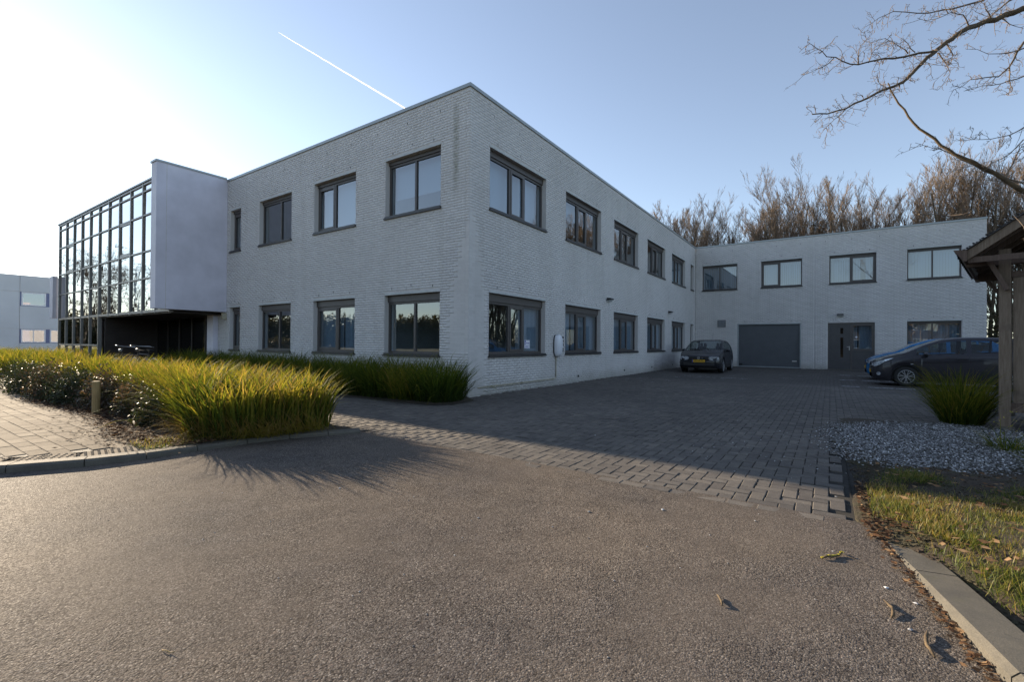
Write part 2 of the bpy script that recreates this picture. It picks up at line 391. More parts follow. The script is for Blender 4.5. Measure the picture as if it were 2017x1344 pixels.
for q, (x, y, a, b) in enumerate(slabs):
    u = view_uv((x, y, 0))
    if u and 0 <= u[0] <= 2017 and 0 <= u[1] <= 1344 and (x > 1.4 or y > -3.3): vis.append(((Vector((x, y, 0))-CAM).length, q))
vis.sort(); near = {q for _, q in vis[:296]}
V = []; F = []; T = []
protos = {}
for (a, b) in {(round(s[2], 4), round(s[3], 4)) for s in slabs}:
    protos[(a, b)] = []
    for k in range(14):
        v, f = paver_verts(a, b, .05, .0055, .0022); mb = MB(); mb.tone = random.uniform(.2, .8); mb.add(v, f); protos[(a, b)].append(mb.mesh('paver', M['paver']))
for q, (x, y, a, b) in enumerate(slabs):
    settle = .004*math.sin(x*1.3+1)*math.sin(y*1.1)+random.gauss(0, .0016); tx, ty = random.gauss(0, .008), random.gauss(0, .008)
    if q in near:
        o = link('paver', random.choice(protos[(round(a, 4), round(b, 4))])); o.parent = yard
        o.location = (x-3, y, settle-.002); o.rotation_euler = (tx, ty, random.gauss(0, .008)); continue
    v, f = paver_verts(a, b, .03, .0055, .002)
    v = v[4:]; f = [tuple(i-4 for i in g) for g in f[:5]]
    base = len(V)
    V += [(x+p[0]-3, y+p[1], p[2]+settle-.002+p[1]*tx-p[0]*ty) for p in v]; F += [[base+i for i in g] for g in f]; T += [min(1, max(0, random.gauss(.5, .17)))]*5
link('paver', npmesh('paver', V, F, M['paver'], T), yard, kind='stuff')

# white salt and lime marks and faded bay lines on the pavers: thin worn paint
def paint_marks():
    mb = MB()
    def blob(cx, cy, a, b, n=9):
        ph = random.random()*6; pts = [(cx+a*cos(t)*random.uniform(.5, 1), cy+b*sin(t)*random.uniform(.5, 1), .0105) for t in [2*pi*k/n for k in range(n)]]
        mb.add(pts, [tuple(range(n))])
    for k in range(46): blob(random.gauss(2.9, .75), random.gauss(10.6, .55), random.uniform(.04, .22), random.uniform(.015, .05))
    for k in range(22): blob(random.uniform(.6, 2.6), random.uniform(6.8, 9.4), random.uniform(.04, .16), random.uniform(.012, .035))
    for k in range(16): blob(random.uniform(3.2, 6.8), random.uniform(11, 14), random.uniform(.05, .2), random.uniform(.012, .03))
    m = N('lime_mark'); m.base((.55, .56, .58)); m.set(Roughness=.8)
    tr = m.n('BsdfTransparent'); mx = m.n('MixShader'); m.l(m.ramp(m.noise(22, 5, .7), [(.40, 0.), (.56, .85)]), mx.inputs[0]); m.l(tr.outputs[0], mx.inputs[1]); m.l(m.b.outputs[0], mx.inputs[2]); m.l(mx.outputs[0], m.out.inputs[0])
    mb.build('lime_marks', m.m, yard, kind='stuff').location = (-3, 0, 0)
    for y in (9.0, 12.15, 15.3):
        l = MB(); x = 6.9
        while x < 12: 
            l.box((x, y, .003), (x+random.uniform(.3, .6), y+.1, .0095)); x += .63
        l.build('parking_line', m.m, yard, kind='stuff').location = (-3, 0, 0)
paint_marks()

# pebbles scattered on road and yard (a handful of pale ones show)
def rock(c, r, flat=.6):
    v = []; 
    for k in range(5): a = 2*pi*k/5+random.random()*.6; v.append((c[0]+cos(a)*r*random.uniform(.7, 1.2), c[1]+sin(a)*r*random.uniform(.7, 1.2), c[2]+r*flat*.3))
    v += [(c[0]+random.uniform(-.3, .3)*r, c[1]+random.uniform(-.3, .3)*r, c[2]+r*flat), (c[0], c[1], c[2]-r*.5)]
    f = [(i, (i+1) % 5, 5) for i in range(5)]+[((i+1) % 5, i, 6) for i in range(5)]; return v, f
mb = MB()
for (x, y) in [(3.95, -5.4), (5.2, -4.9), (4.63, -5.45), (3.3, -5.6), (6.2, -4.4), (6.95, -5.1), (6.9, -5.38), (6.85, -5.0), (5.62, -4.55)]: mb.tone = random.uniform(.7, 1); v, f = rock((x, y, .002), random.uniform(.006, .014)); mb.add(v, f)
for k in range(120): mb.tone = random.uniform(.3, 1); v, f = rock((random.uniform(2, 7), random.uniform(-7, -4), .001), random.uniform(.002, .006)); mb.add(v, f)
for k in range(90): mb.tone = random.uniform(.6, 1); v, f = rock((random.gauss(5.9, .7), random.gauss(-1.6, 1.0), .003), random.uniform(.004, .012)); mb.add(v, f)
mb.build('loose_pebbles', M['stone'], kind='stuff', label='pale pebbles scattered over the asphalt and the yard pavers', cat='pebbles')

# ------------------------------------------------------------------ left footway: tiles and tactile strip
walk = empty('sidewalk', (-3, -7, 0), kind='structure')
sheet('sidewalk_bed', [(.80, -5.6), (.78, -6.1), (.62, -6.6), (.3, -7.1), (-.2, -7.6), (-1.1, -8.05), (-2, -8.2), (-60, -8.8), (-60, -5.5), (.9, -5.5)], .048, M['kerb'], kind='structure')
def kerb_in(y):   # inner edge of kerb, x as a function of y
    P = [(-8.2, -2.), (-8.05, -1.15), (-7.75, -.5), (-7.36, -.02), (-6.95, .34), (-6.5, .60), (-6.1, .73), (-5.2, .80), (-4., .9)]
    return float(np.interp(y, [p[0] for p in P], [p[1] for p in P]))
tiles = []
row = 0; y = -8.6
while y < -5.6:
    x = -15+(.15 if row % 2 else 0)
    while x < 1:
        yc = y+.073
        lim = kerb_in(max(-8.2, yc))-.34 if yc > -8.1 else -60
        if x+.3 < lim+.12: tiles.append((x+.15, yc, row))
        x += .302
    y += .146; row += 1
tv = []
for q, (x, y, r) in enumerate(tiles):
    u = view_uv((x, y, .05))
    if u and -20 <= u[0] <= 2017 and y < -5.55: tv.append(((Vector((x, y, 0))-CAM).length, q))
tv.sort(); nearT = {q for _, q in tv[:290]}
pro = []
for k in range(12):
    v, f = paver_verts(.296, .141, .04, .004, .0015); mb = MB(); mb.tone = random.random(); mb.add(v, f); pro.append(mb.mesh('tile', M['tile']))
rest = MB()
for q, (x, y, r) in enumerate(tiles):
    z = .056+random.gauss(0, .0012)
    if q in nearT:
        o = link('tile', random.choice(pro)); o.parent = walk; o.location = (x+3, y+7, z); o.rotation_euler = (random.gauss(0, .004), random.gauss(0, .004), random.gauss(0, .003))
    else:
        v, f = paver_verts(.296, .141, .03, .004, .001); rest.tone = random.random(); rest.add([(a+x+3, b+y+7, c+z) for a, b, c in v], f)
rest.build('tile', M['tile'], walk, kind='stuff')
# tactile strip: tiles 0.3 m, domed, following the kerb
kp = [(.30, -7.13), (.58, -6.62), (.69, -6.12), (.71, -5.6)]
kpl = [(-2.2, -8.16), (-1.15, -8.0), (-.52, -7.72), (-.04, -7.36)]+kp
dome = None
pos_ = [Vector((a, b, 0)) for a, b in kpl]
for i in range(len(pos_)-1):
    a, b = pos_[i], pos_[i+1]; n = max(1, round((b-a).length/.3)); d = (b-a).normalized(); nr = Vector((-d.y, d.x, 0))
    for k in range(n):
        c = a.lerp(b, (k+.5)/n)+nr*.155
        L = (b-a).length/n
        v, f = paver_verts(L-.004, .294, .04, .004, .0005); mb = MB(); mb.tone = random.uniform(.2, .8); mb.add(v, f)
        for ix in range(5):
            for iy in range(5):
                cx = (ix-2)*.06*L/.3; cy = (iy-2)*.058
                ring = [(cx+.014*cos(t), cy+.014*sin(t), 0) for t in [pi*m_/3 for m_ in range(6)]]; top = [(cx+.008*cos(t), cy+.008*sin(t), .006) for t in [pi*m_/3 for m_ in range(6)]]
                mb.add(ring+top, [tuple(range(6, 12))]+[(m_, (m_+1) % 6, 6+(m_+1) % 6, 6+m_) for m_ in range(6)])
        o = mb.build('tactile_tile', M['tile'], walk); o.location = (c.x+3, c.y+7, .057); o.rotation_euler = (0, 0, math.atan2(d.y, d.x))
# tiles under the footway bend, packed soil next to kerb
# ------------------------------------------------------------------ verge on the right: soil with ruts, gravel pad
def verge():
    nx, ny = 90, 120; V = []; F = []
    x0, x1, y0, y1 = 6.6, 16., -10., 1.52
    for j in range(ny+1):
        for i in range(nx+1):
            s = (i/nx)**1.6; y = y0+(y1-y0)*j/ny
            edge = np.interp(y, [-9.2, -8.2, -7.2, -6.3, -5.55, -4.72, -4.3, -4.0, 1.9], [9.2, 8.3, 7.78, 7.5, 7.32, 7.17, 6.94, 6.765, 6.745]) if y > -9.2 else 60
            x = edge+(16.-edge)*s if edge < 15 else 16.+s*44; d = x-edge
            z = -.004+.07*min(1, max(0, d)/.6)+.016*sin(x*5.1)*sin(y*4.3)*min(1, max(0, d)/.3)+random.uniform(-.006, .006)
            if -3.2 < y < -2.: z += .022*sin((y*.9+x*.35)*34)*(1 if 6.8 < x < 7.9 else 0)-.03
            if y > -2: z = min(z, .02)
            if i == 0: z = -.005
            V.append((x, y, z))
    for j in range(ny):
        for i in range(nx): a = j*(nx+1)+i; F.append((a, a+1, a+nx+2, a+nx+1))
    link('verge', npmesh('verge', V, F, M['soil'], smooth=True), kind='structure')
verge()
def inpoly(x, y, P):
    c = False
    for i in range(len(P)):
        (a, b), (e, f) = P[i], P[i-1]
        if (b > y) != (f > y) and x < (e-a)*(y-b)/(f-b)+a: c = not c
    return c
GP = [(6.72, .55), (6.62, -.8), (6.75, -1.7), (6.95, -2.0), (7.4, -2.1), (7.95, -1.7), (8.5, -1.2), (9.2, -.2), (9.0, .9), (8.7, 1.45), (8.1, 1.6), (7.4, 1.25)]
sheet('gravel_bed', GP, .018, M['soil'], kind='structure')
mb = MB(); n = 0
while n < 19000:
    x, y = random.uniform(6.3, 9.3), random.uniform(-2.5, 1.8)
    if not inpoly(x+random.gauss(0, .13), y+random.gauss(0, .13), GP): continue
    mb.tone = min(1, max(0, random.gauss(.5, .33))); v, f = rock((x, y, .02+random.uniform(0, .012)), random.uniform(.005, .014), random.uniform(.4, .9)); mb.add(v, f); n += 1
mb.build('gravel', M['stone'], kind='stuff', label='patch of blue-grey gravel beside the timber shelter', cat='gravel')

# ------------------------------------------------------------------ the office building
B = empty('office_building', (0, 0, 0), label='white painted brick L-shaped office building with a glazed entrance block', cat='building')
H = 7.0; LY = 20.96; FX = 12.35
h1, s1, h0, s0 = 5.837, 4.35, 2.403, .88
Rw = [(.744+3.817*i, .744+3.817*i+2.62) for i in range(5)]+[(19.83, 20.55)]
Lw = [(.870+3.112*i, .870+3.112*i+1.91) for i in range(3)]+[(10.25, 10.99)]
Fw = [(.38, 2.26), (3.46, 5.38), (6.57, 8.48), (9.64, 11.54)]
class Fr:   # facade frame: u along, n outwards, z up
    def __init__(s, o, U, Nn): s.o = Vector((*o, 0)); s.U = Vector((*U, 0)); s.N = Vector((*Nn, 0))
    def p(s, u, n, z): return s.o+s.U*u+s.N*n+Vector((0, 0, z))
    def box(s, mb, u0, u1, n0, n1, z0, z1):
        P = [s.p(u, n, z) for z in (z0, z1) for (u, n) in ((u0, n0), (u1, n0), (u1, n1), (u0, n1))]
        mb.add(P, [(0, 3, 2, 1), (4, 5, 6, 7), (0, 1, 5, 4), (1, 2, 6, 5), (2, 3, 7, 6), (3, 0, 4, 7)])
FR = Fr((0, 0), (0, 1), (1, 0)); FL = Fr((0, 0), (-1, 0), (0, -1)); FF = Fr((0, LY), (1, 0), (0, -1))
REV = .135
def facade(fr, length, ops, joints, nbrick, ustart=0., zmin0=0.):
    us = sorted({0., length}|{o[0] for o in ops}|{o[1] for o in ops}); zs = sorted({-.1, H-.06}|{o[2] for o in ops}|{o[3] for o in ops})
    mb = MB()
    for a, b in zip(us, us[1:]):
        for c, d in zip(zs, zs[1:]):
            um, zm = (a+b)/2, (c+d)/2
            if any(o[0] < um < o[1] and o[2] < zm < o[3] for o in ops): continue
            mb.add([fr.p(a, -.0028, c), fr.p(b, -.0028, c), fr.p(b, -.0028, d), fr.p(a, -.0028, d)], [(0, 1, 2, 3)])
            mb.add([fr.p(a, -.30, c), fr.p(b, -.30, c), fr.p(b, -.30, d), fr.p(a, -.30, d)], [(3, 2, 1, 0)])
    wall = mb.build('wall', M['joint'], B)
    for (a, b, c, d) in ops:
        rv = MB(); e = -.001; g = -.30
        rv.add([fr.p(a, e, c), fr.p(a, g, c), fr.p(a, g, d), fr.p(a, e, d)], [(0, 1, 2, 3)]); rv.add([fr.p(b, e, c), fr.p(b, g, c), fr.p(b, g, d), fr.p(b, e, d)], [(3, 2, 1, 0)])
        rv.add([fr.p(a, e, d), fr.p(b, e, d), fr.p(b, g, d), fr.p(a, g, d)], [(0, 1, 2, 3)]); rv.add([fr.p(a, e, c), fr.p(b, e, c), fr.p(b, g, c), fr.p(a, g, c)], [(3, 2, 1, 0)])
        rv.build('reveal', M['brick'], wall)
    bricks = []; CH = .0625
    for r in range(int((H-.09)/CH)+1):
        z0 = r*CH+.0028; z1 = z0+CH-.0056
        if z1 > H-.085: break
        u = ustart-(.11 if r % 2 else 0)
        cuts = sorted([0]+joints+[length])
        while u < length:
            spans = [(max(u, ustart), min(u+.2155, length))]
            for (a, b, c, d) in ops:
                if z1 > c+.004 and z0 < d-.004+(.05 if d > 2 else 0):
                    ns = []
                    for (p, q) in spans:
                        if q <= a or p >= b: ns.append((p, q))
                        else:
                            if p < a-.02: ns.append((p, a))
                            if q > b+.02: ns.append((b, q))
                    spans = ns
            for j in joints:
                ns = []
                for (p, q) in spans:
                    if p < j < q:
                        if j-.006-p > .015: ns.append((p, j-.006))
                        if q-j-.006 > .015: ns.append((j+.006, q))
                    else: ns.append((p, q))
                spans = ns
            for (p, q) in spans:
                if q-p > .015: bricks.append((p, q, z0, z1))
            u += .22
    def dist(b_):
        P = fr.p((b_[0]+b_[1])/2, 0, b_[2]); u = view_uv(P)
        if not u or not (0 <= u[0] <= 2017 and 0 <= u[1] <= 1344): return 1e9
        if fr is FL and b_[2] < 1.0: return 1e9
        return (P-CAM).length*(1+.6*(1-abs((P-CAM).normalized().dot(fr.N))))
    ds = sorted(range(len(bricks)), key=lambda i: dist(bricks[i]))
    near = set(ds[:nbrick]); V = []; F = []; T = []
    def bv(b_):
        p, q, c, d = b_; n = random.uniform(-.0002, .0004); e = .001
        P = [fr.p(p, -.0045, c), fr.p(q, -.0045, c), fr.p(q, -.0045, d), fr.p(p, -.0045, d), fr.p(p+e, n, c+e), fr.p(q-e, n, c+e), fr.p(q-e, n, d-e), fr.p(p+e, n, d-e)]
        return P, [(4, 5, 6, 7), (0, 1, 5, 4), (1, 2, 6, 5), (2, 3, 7, 6), (3, 0, 4, 7)]
    for i, b_ in enumerate(bricks):
        P, f = bv(b_); t = max(0, random.gauss(.2, .3))
        if i in near:
            mb = MB(); mb.tone = t+.001; c = P[4].copy(); mb.add([x-c for x in P], f); o = mb.build('brick', M['brick'], wall); o.location = c
        else:
            k = len(V); V += [tuple(x) for x in P]; F += [[k+a for a in g] for g in f]; T += [t]*5
    link('brick', npmesh('brick', V, F, M['brick'], T), wall, kind='stuff')
    # coping
    return wall
opsR = [(a, b, s1, h1) for a, b in Rw]+[(a, b, s0, h0) for a, b in Rw]
opsL = [(a, b, s1, h1) for a, b in Lw]+[(a, b, s0, h0) for a, b in Lw]
opsF = [(a, b, s1, h1) for a, b in Fw]+[(Fw[3][0], Fw[3][1], s0, h0), (2.293, 5.342, -.1, 2.40), (6.518, 8.429, -.1, 2.386)]
wR = facade(FR, LY, opsR, [7.82, 15.4], 170, .007)
wL = facade(FL, 12.47, opsL, [.11, 6.549], 125)
wF = facade(FF, FX, opsF, [5.93], 0)
# plain walls that close the body
mb = MB()
mb.box((FX-.28, LY+.012, -.1), (FX-.002, LY+12, H-.06)); mb.build('wall', M['brick'], B)
mb = MB(); mb.box((-12.0, LY+11.7, -.1), (FX-.29, LY+12, H-.06)); mb.build('wall', M['brick'], B)
mb = MB(); mb.box((-12.2, 8., -.1), (-12.0, LY+12, H-.06)); mb.build('wall', M['brick'], B)
# roof slab
mb = MB(); mb.box((-12.0, .3, H-.35), (-.3, LY+11.7, H-.2)); mb.box((-.3, LY+.3, H-.35), (FX-.3, LY+11.7, H-.2)); mb.build('roof', M['roofing'], B)
mb = MB(); FL.box(mb, -.03, 12.3, -.32, .03, H-.075, H); mb.build('coping', M['coping'], B)
mb = MB(); FR.box(mb, .322, LY-.035, -.32, .03, H-.075, H); mb.build('coping', M['coping'], B)
mb = MB(); FF.box(mb, .032, FX+.03, -.32, .03, H-.075, H); mb.build('coping', M['coping'], B)
# interior: floors, partitions
mb = MB(); mb.box((-11.9, .31, .0), (-.31, LY+6, .06)); mb.box((.0, LY+.31, 0.), (FX-.3, LY+6, .06)); mb.build('floor', M['innerfloor'], B)
mb = MB(); mb.box((-11.9, .31, 3.0), (-.31, LY+6, 3.35)); mb.box((-.3, LY+.31, 3.0), (FX-.3, LY+6, 3.35)); mb.build('ceiling', M['inner_light'], B)
mb = MB(); mb.box((-11.9, .31, 6.3), (-.31, LY+6, 6.36)); mb.box((-.3, LY+.31, 6.3), (FX-.3, LY+6, 6.36)); mb.build('ceiling', M['inner_light'], B)
for zz0, zz1 in ((.06, 3.0), (3.35, 6.3)):
    mb = MB(); mb.box((-5.2, 5.2, zz0), (-5.1, LY+6, zz1)); mb.box((-12, 5.2, zz0), (-5.3, 5.3, zz1)); mb.box((-.3, LY+5, zz0), (FX-.3, LY+5.1, zz1))
    for yy in (4.15, 7.9, 11.8, 15.6, 19.4): mb.box((-5.05, yy, zz0), (-.32, yy+.1, zz1))
    for xx in (-3.4, -6.4, -9.6): mb.box((xx, .32, zz0), (xx+.1, 4.1, zz1))
    for xx in (2.8, 5.9, 9.1): mb.box((xx, LY+.32, zz0), (xx+.1, LY+4.9, zz1))
    mb.build('partition', M['inner'], B)

def window(fr, a, b, c, d, lights, head=.0, headm='frame2', blind=None, glass='glass', bl_drop=1., slat=.1, gap=()):
    """lights: list of (fraction, 'f' fixed or 'o' opening sash)"""
    rec = -REV; fw_ = .055; top = d-head
    f = MB()
    fr.box(f, a, b, rec-.06, rec, top-fw_, top); fr.box(f, a, b, rec-.06, rec, c+.06, c+.06+fw_)
    fr.box(f, a, a+fw_, rec-.06, rec-.001, c+.06+fw_, top-fw_); fr.box(f, b-fw_, b, rec-.06, rec-.001, c+.06+fw_, top-fw_)
    if head: fr.box(f, a+.002, b-.002, rec-.06, rec+.03, top+.0015, d)
    W = b-a-2*fw_; u = a+fw_; edges = []
    for k, (fr_, ty) in enumerate(lights):
        u1 = u+fr_*W; edges.append((u, u1, ty))
        if k < len(lights)-1: fr.box(f, u1-.03, u1+.03, rec-.061, rec+.004, c+.06+fw_, top-fw_)
        u = u1
    o = f.build('window', M['frame'], B)
    z0, z1 = c+.06+fw_, top-fw_
    for k, (u0, u1, ty) in enumerate(edges):
        a0 = u0+(.03 if k else 0); b0 = u1-(.03 if k < len(edges)-1 else 0)
        gz0, gz1 = z0, z1
        if ty == 'o':
            s = MB(); t = .065; fr.box(s, a0, b0, rec-.04, rec+.012, z0, z0+t); fr.box(s, a0, b0, rec-.04, rec+.012, z1-t, z1)
            fr.box(s, a0, a0+t, rec-.04, rec+.0115, z0+t, z1-t); fr.box(s, b0-t, b0, rec-.04, rec+.0115, z0+t, z1-t); s.build('sash', M['frame'], o)
            a0 += t; b0 -= t; gz0 += t; gz1 -= t
        g = MB(); n = rec-.03; ti = random.uniform(-.002, .002)
        g.add([fr.p(a0, n, gz0), fr.p(b0, n, gz0), fr.p(b0, n+ti, gz1), fr.p(a0, n+ti, gz1)], [(0, 1, 2, 3)]); g.build('pane', M[glass], o)
    s = MB(); fr.box(s, a-.0, b+.0, rec-.02, .035, c+.02, c+.058); fr.box(s, a-.03, b+.03, .001, .045, c-.012, c+.02); s.build('sill', M['sill'], o)
    l = MB(); fr.box(l, a-.0, b+.0, -.05, .006, d+.002, d+.052); l.build('lintel', M['lintel'], o)
    if blind == 'v':
        m_ = MB(); u = a+.05
        while u < b-.05:
            if not any(g0 < (u-a)/(b-a) < g1 for g0, g1 in gap):
                an = radians(random.gauss(30, 7)); w_ = slat/2*1.02; n = -.31
                p0 = fr.p(u-w_*cos(an), n-w_*sin(an), c+.12+random.uniform(0, .02)); p1 = fr.p(u+w_*cos(an), n+w_*sin(an), c+.12)
                h_ = Vector((0, 0, d-c-.12)); m_.add([p0, p1, p1+h_, p0+h_], [(0, 1, 2, 3)])
            u += slat
        m_.build('vertical_blind', M['blind'], o)
    if blind == 'r':
        m_ = MB(); fr.box(m_, a+.02, b-.02, -.37, -.365, d-(d-c)*bl_drop, d-.02); fr.box(m_, a+.02, b-.02, -.375, -.360, d-(d-c)*bl_drop-.03, d-(d-c)*bl_drop); m_.build('roller_blind', M['blind'], o)
    return o
three = [(.38, 'f'), (.27, 'o'), (.35, 'f')]; twoL = [(.47, 'f'), (.53, 'f')]
# long side: the viewer sees the low-u end on the left
for i, (a, b) in enumerate(Rw[:5]):
    window(FR, a, b, s1, h1, three, .14, blind=('r', 'r', None, None, 'v')[i], bl_drop=(.98, .42, .5, .5, .5)[i])
    window(FR, a, b, s0, h0, three, .19, blind=('v', 'v', 'v', 'v', 'v')[i], gap=((.0, .62),) if i == 0 else ((.30, .38),) if i == 1 else ((.5, .58),))
a, b = Rw[5]
window(FR, a, b, s1, h1, [(1., 'f')], .1); window(FR, a, b, s0, h0, [(1., 'f')], .1)
# front side (u grows to the left)
sets = [([(.5, 'f'), (.5, 'f')], 'r', [(.5, 'f'), (.5, 'f')], None), ([(.57, 'f'), (.43, 'o')], 'r', [(.48, 'f'), (.52, 'o')], 'v'), ([(.42, 'f'), (.58, 'f')], None, [(.45, 'f'), (.55, 'f')], None)]
for (a, b), (l1, b1, l0, b0) in zip(Lw[:3], sets):
    window(FL, a, b, s1, h1, l1, .09, blind=b1, bl_drop=.6 if a < 2 else .95)
    window(FL, a, b, s0, h0, l0, .17, blind=b0, gap=((.4, .46),))
a, b = Lw[3]
window(FL, a, b, s1, h1, [(1., 'o')], .1, blind='v'); window(FL, a, b, s0, h0, [(1., 'o')], .12, blind='r', bl_drop=.4)
window(FF, *Fw[0], s1, h1, [(.5, 'f'), (.5, 'f')], .07, blind='v'); window(FF, *Fw[1], s1, h1, [(.46, 'o'), (.54, 'f')], .07, blind='v')
window(FF, *Fw[2], s1, h1, [(.46, 'f'), (.54, 'o')], .07, blind='v', gap=((.69, .80),)); window(FF, *Fw[3], s1, h1, [(.48, 'f'), (.52, 'f')], .07, blind='v')
window(FF, *Fw[3], s0, h0, [(.48, 'f'), (.52, 'f')], .07, blind='v')

# weep slots and ventilation holes in the brickwork
def slots(fr, wall, L, wins, heads, top=True):
    mb = MB()
    for (a, b) in wins:
        for z in heads:
            for k in (.12, .5, .86): u = a+(b-a)*k; fr.box(mb, u-.006, u+.006, -.006, .0042, z+.125+(.0625 if k == .5 else 0), z+.18+(.0625 if k == .5 else 0))
    if top:
        u = .9
        while u < L-.4: z = 6.58+random.choice((0, .0625))*0; fr.box(mb, u-.006, u+.006, -.006, .0042, z, z+.056); u += 1.1
    mb.build('weep_slot', M['dark'], wall, kind='stuff')
slots(FR, wR, LY, Rw, (h1, h0)); slots(FL, wL, 11., Lw, (h1, h0)); slots(FF, wF, FX, Fw, (h1,)); slots(FF, wF, 1, [(2.293, 5.342), (6.518, 8.429), Fw[3]], (2.39,), False)
for y, z in ((2.16, .19), (5.465, .186), (9.49, .2), (12.87, .2), (16.2, .2)):
    mb = MB(); FR.box(mb, y-.05, y+.05, -.01, .008, z-.03, z+.03); mb.build('air_brick', M['dark'], wR)

# garage door: panels, frame, handles, rubber strip
g = empty('garage_door', (3.8, LY, 0)); g.parent = B
def at(o, par): o.location = -Vector(par.location); return o
mb = MB(); FF.box(mb, 2.293, 2.345, -.12, .012, 0, 2.36); FF.box(mb, 5.29, 5.342, -.12, .012, 0, 2.36); FF.box(mb, 2.28, 5.355, -.12, .018, 2.361, 2.42); at(mb.build('frame', M['coping'], g), g)
for k in range(5):
    z = .05+k*.462; mb = MB(); FF.box(mb, 2.347, 5.288, -.13, -.09-.002*(k % 2), z+.004, z+.458); FF.box(mb, 2.347, 5.288, -.13, -.10, z+.458, z+.466); at(mb.build('panel', M['garage'], g), g)
mb = MB(); FF.box(mb, 2.347, 5.288, -.13, -.085, .0, .05); at(mb.build('rubber_strip', M['coping'], g), g)
mb = MB(); FF.box(mb, 4.94, 5.15, -.09, -.06, .34, .40); at(mb.build('handle', M['steel'], g), g)
mb = MB(); FF.box(mb, 2.37, 2.54, -.09, -.06, .10, .19); at(mb.build('handle', M['black'], g), g)
# side door and its window
d = empty('door', (7.4, LY, 0)); d.parent = B
mb = MB(); FF.box(mb, 6.518, 8.429, -.12, -.06, 2.30, 2.386); FF.box(mb, 6.518, 6.57, -.12, -.0605, 0.03, 2.30); FF.box(mb, 7.46, 7.53, -.12, -.0605, 0.03, 2.30); FF.box(mb, 8.37, 8.429, -.12, -.0605, .03, 2.30); at(mb.build('frame', M['frame'], d), d)
mb = MB(); FF.box(mb, 6.572, 7.458, -.11, -.07, .02, 2.298); at(mb.build('leaf', M['doorpaint'], d), d)
mb = MB(); FF.box(mb, 7.05, 7.165, -.075, -.067, 1.83, 2.12); FF.box(mb, 7.05, 7.165, -.075, -.067, .63, 1.64); at(mb.build('pane', M['darkglass'], d), d)
mb = MB(); FF.box(mb, 7.40, 7.43, -.07, -.055, 1.0, 1.2); mb.bar(FF.p(7.415, -.03, 1.16), FF.p(7.31, -.03, 1.16), .02); mb.bar(FF.p(7.415, -.07, 1.16), FF.p(7.415, -.02, 1.16), .02); at(mb.build('handle', M['steel'], d), d)
mb = MB(); FF.box(mb, 7.532, 8.368, -.11, -.07, .02, .985); at(mb.build('panel', M['doorpaint'], d), d)
mb = MB(); 
for (u0, u1, z0, z1) in ((7.532, 8.368, .99, 1.07), (7.532, 8.368, 2.22, 2.299), (7.532, 7.59, 1.07, 2.22), (8.31, 8.368, 1.07, 2.22)): FF.box(mb, u0, u1, -.115, -.055, z0, z1)
at(mb.build('sash', M['frame'], d), d)
mb = MB(); mb.add([FF.p(7.59, -.09, 1.07), FF.p(8.31, -.09, 1.07), FF.p(8.31, -.09, 2.22), FF.p(7.59, -.09, 2.22)], [(0, 1, 2, 3)]); at(mb.build('pane', M['glass'], d), d)
mb = MB(); u = 7.56
while u < 8.35:
    if not 7.72 < u < 7.78: q = .012*math.sin(u*40); mb.add([FF.p(u, -.3+q, 1.05), FF.p(u+.03, -.3-q, 1.05), FF.p(u+.03, -.3-q, 2.25), FF.p(u, -.3+q, 2.25)], [(0, 1, 2, 3)])
    u += .03
at(mb.build('curtain', M['blind'], d), d)
mb = MB(); mb.disc(FF.p(7.70, -.082, 1.66), (0, 1, 0), .045, .012); at(mb.build('alarm_bell', M['white'], d), d)
mb = MB(); FF.box(mb, 6.5, 8.45, -.12, .25, -.02, .022); at(mb.build('doorstep', M['kerb'], d), d)
# louvre grille
mb = MB(); FF.box(mb, 1.24, 1.67, 0.003, .03, 2.24, 2.65)
gr = mb.build('vent_grille', M['grille'], B)
for k in range(8): mb = MB(); z = 2.27+k*.047; mb.add([FF.p(1.27, .031, z), FF.p(1.64, .031, z), FF.p(1.64, .05, z-.022), FF.p(1.27, .05, z-.022)], [(0, 1, 2, 3)]); mb.build('slat', M['coping'], gr)

# ------------------------------------------------------------------ glazed block with its overhang
YC = -1.6; X0, X1 = -25.02, -11.62; ZB = 2.27
cw = empty('curtain_wall', (X0, YC, 0)); cw.parent = B
mx = [X0+.07+1.2185*i for i in range(12)]
zr = [ZB, 3.45, 4.42, 5.74, 6.61, 6.87]
for i, x in enumerate(mx):
    lo = .55 if x < -18.6 else ZB-.09
    mb = MB(); mb.box((x-.035, YC-.05, lo), (x+.035, YC+.08, 6.93)); at(mb.build('mullion', M['mull'], cw), cw)
for j, z in enumerate(zr):
    hh = .05 if j < 5 else .06
    mb = MB(); mb.box((X0+.04, YC-.042, z-hh/2-(.04 if j == 0 else 0)), (X1, YC+.07, z+hh/2)); at(mb.build('transom', M['mull'], cw), cw)
mb = MB(); mb.box((X0+.04, YC-.043, .97), (mx[5], YC+.07, 1.04)); at(mb.build('transom', M['mull'], cw), cw)
mb = MB(); mb.box((X0-.02, YC-.07, 6.93), (X1, YC+.2, 6.985)); at(mb.build('coping', M['coping'], cw), cw)
def cpane(x0, x1, z0, z1, y=YC):
    mb = MB(); a, b, c, e = [random.uniform(-.0035, .0035) for _ in range(4)]
    mb.add([(x0, y+a, z0), (x1, y+b, z0), (x1, y+c, z1), (x0, y+e, z1)], [(0, 1, 2, 3)]); at(mb.build('pane', M['cwglass'], cw), cw)
for i in range(11):
    for j in range(5): cpane(mx[i]+.035, mx[i+1]-.035, zr[j]+.025, zr[j+1]-.025)
    if i < 5: cpane(mx[i]+.035, mx[i+1]-.035, 1.04, ZB-.07); cpane(mx[i]+.035, mx[i+1]-.035, .5, .97)
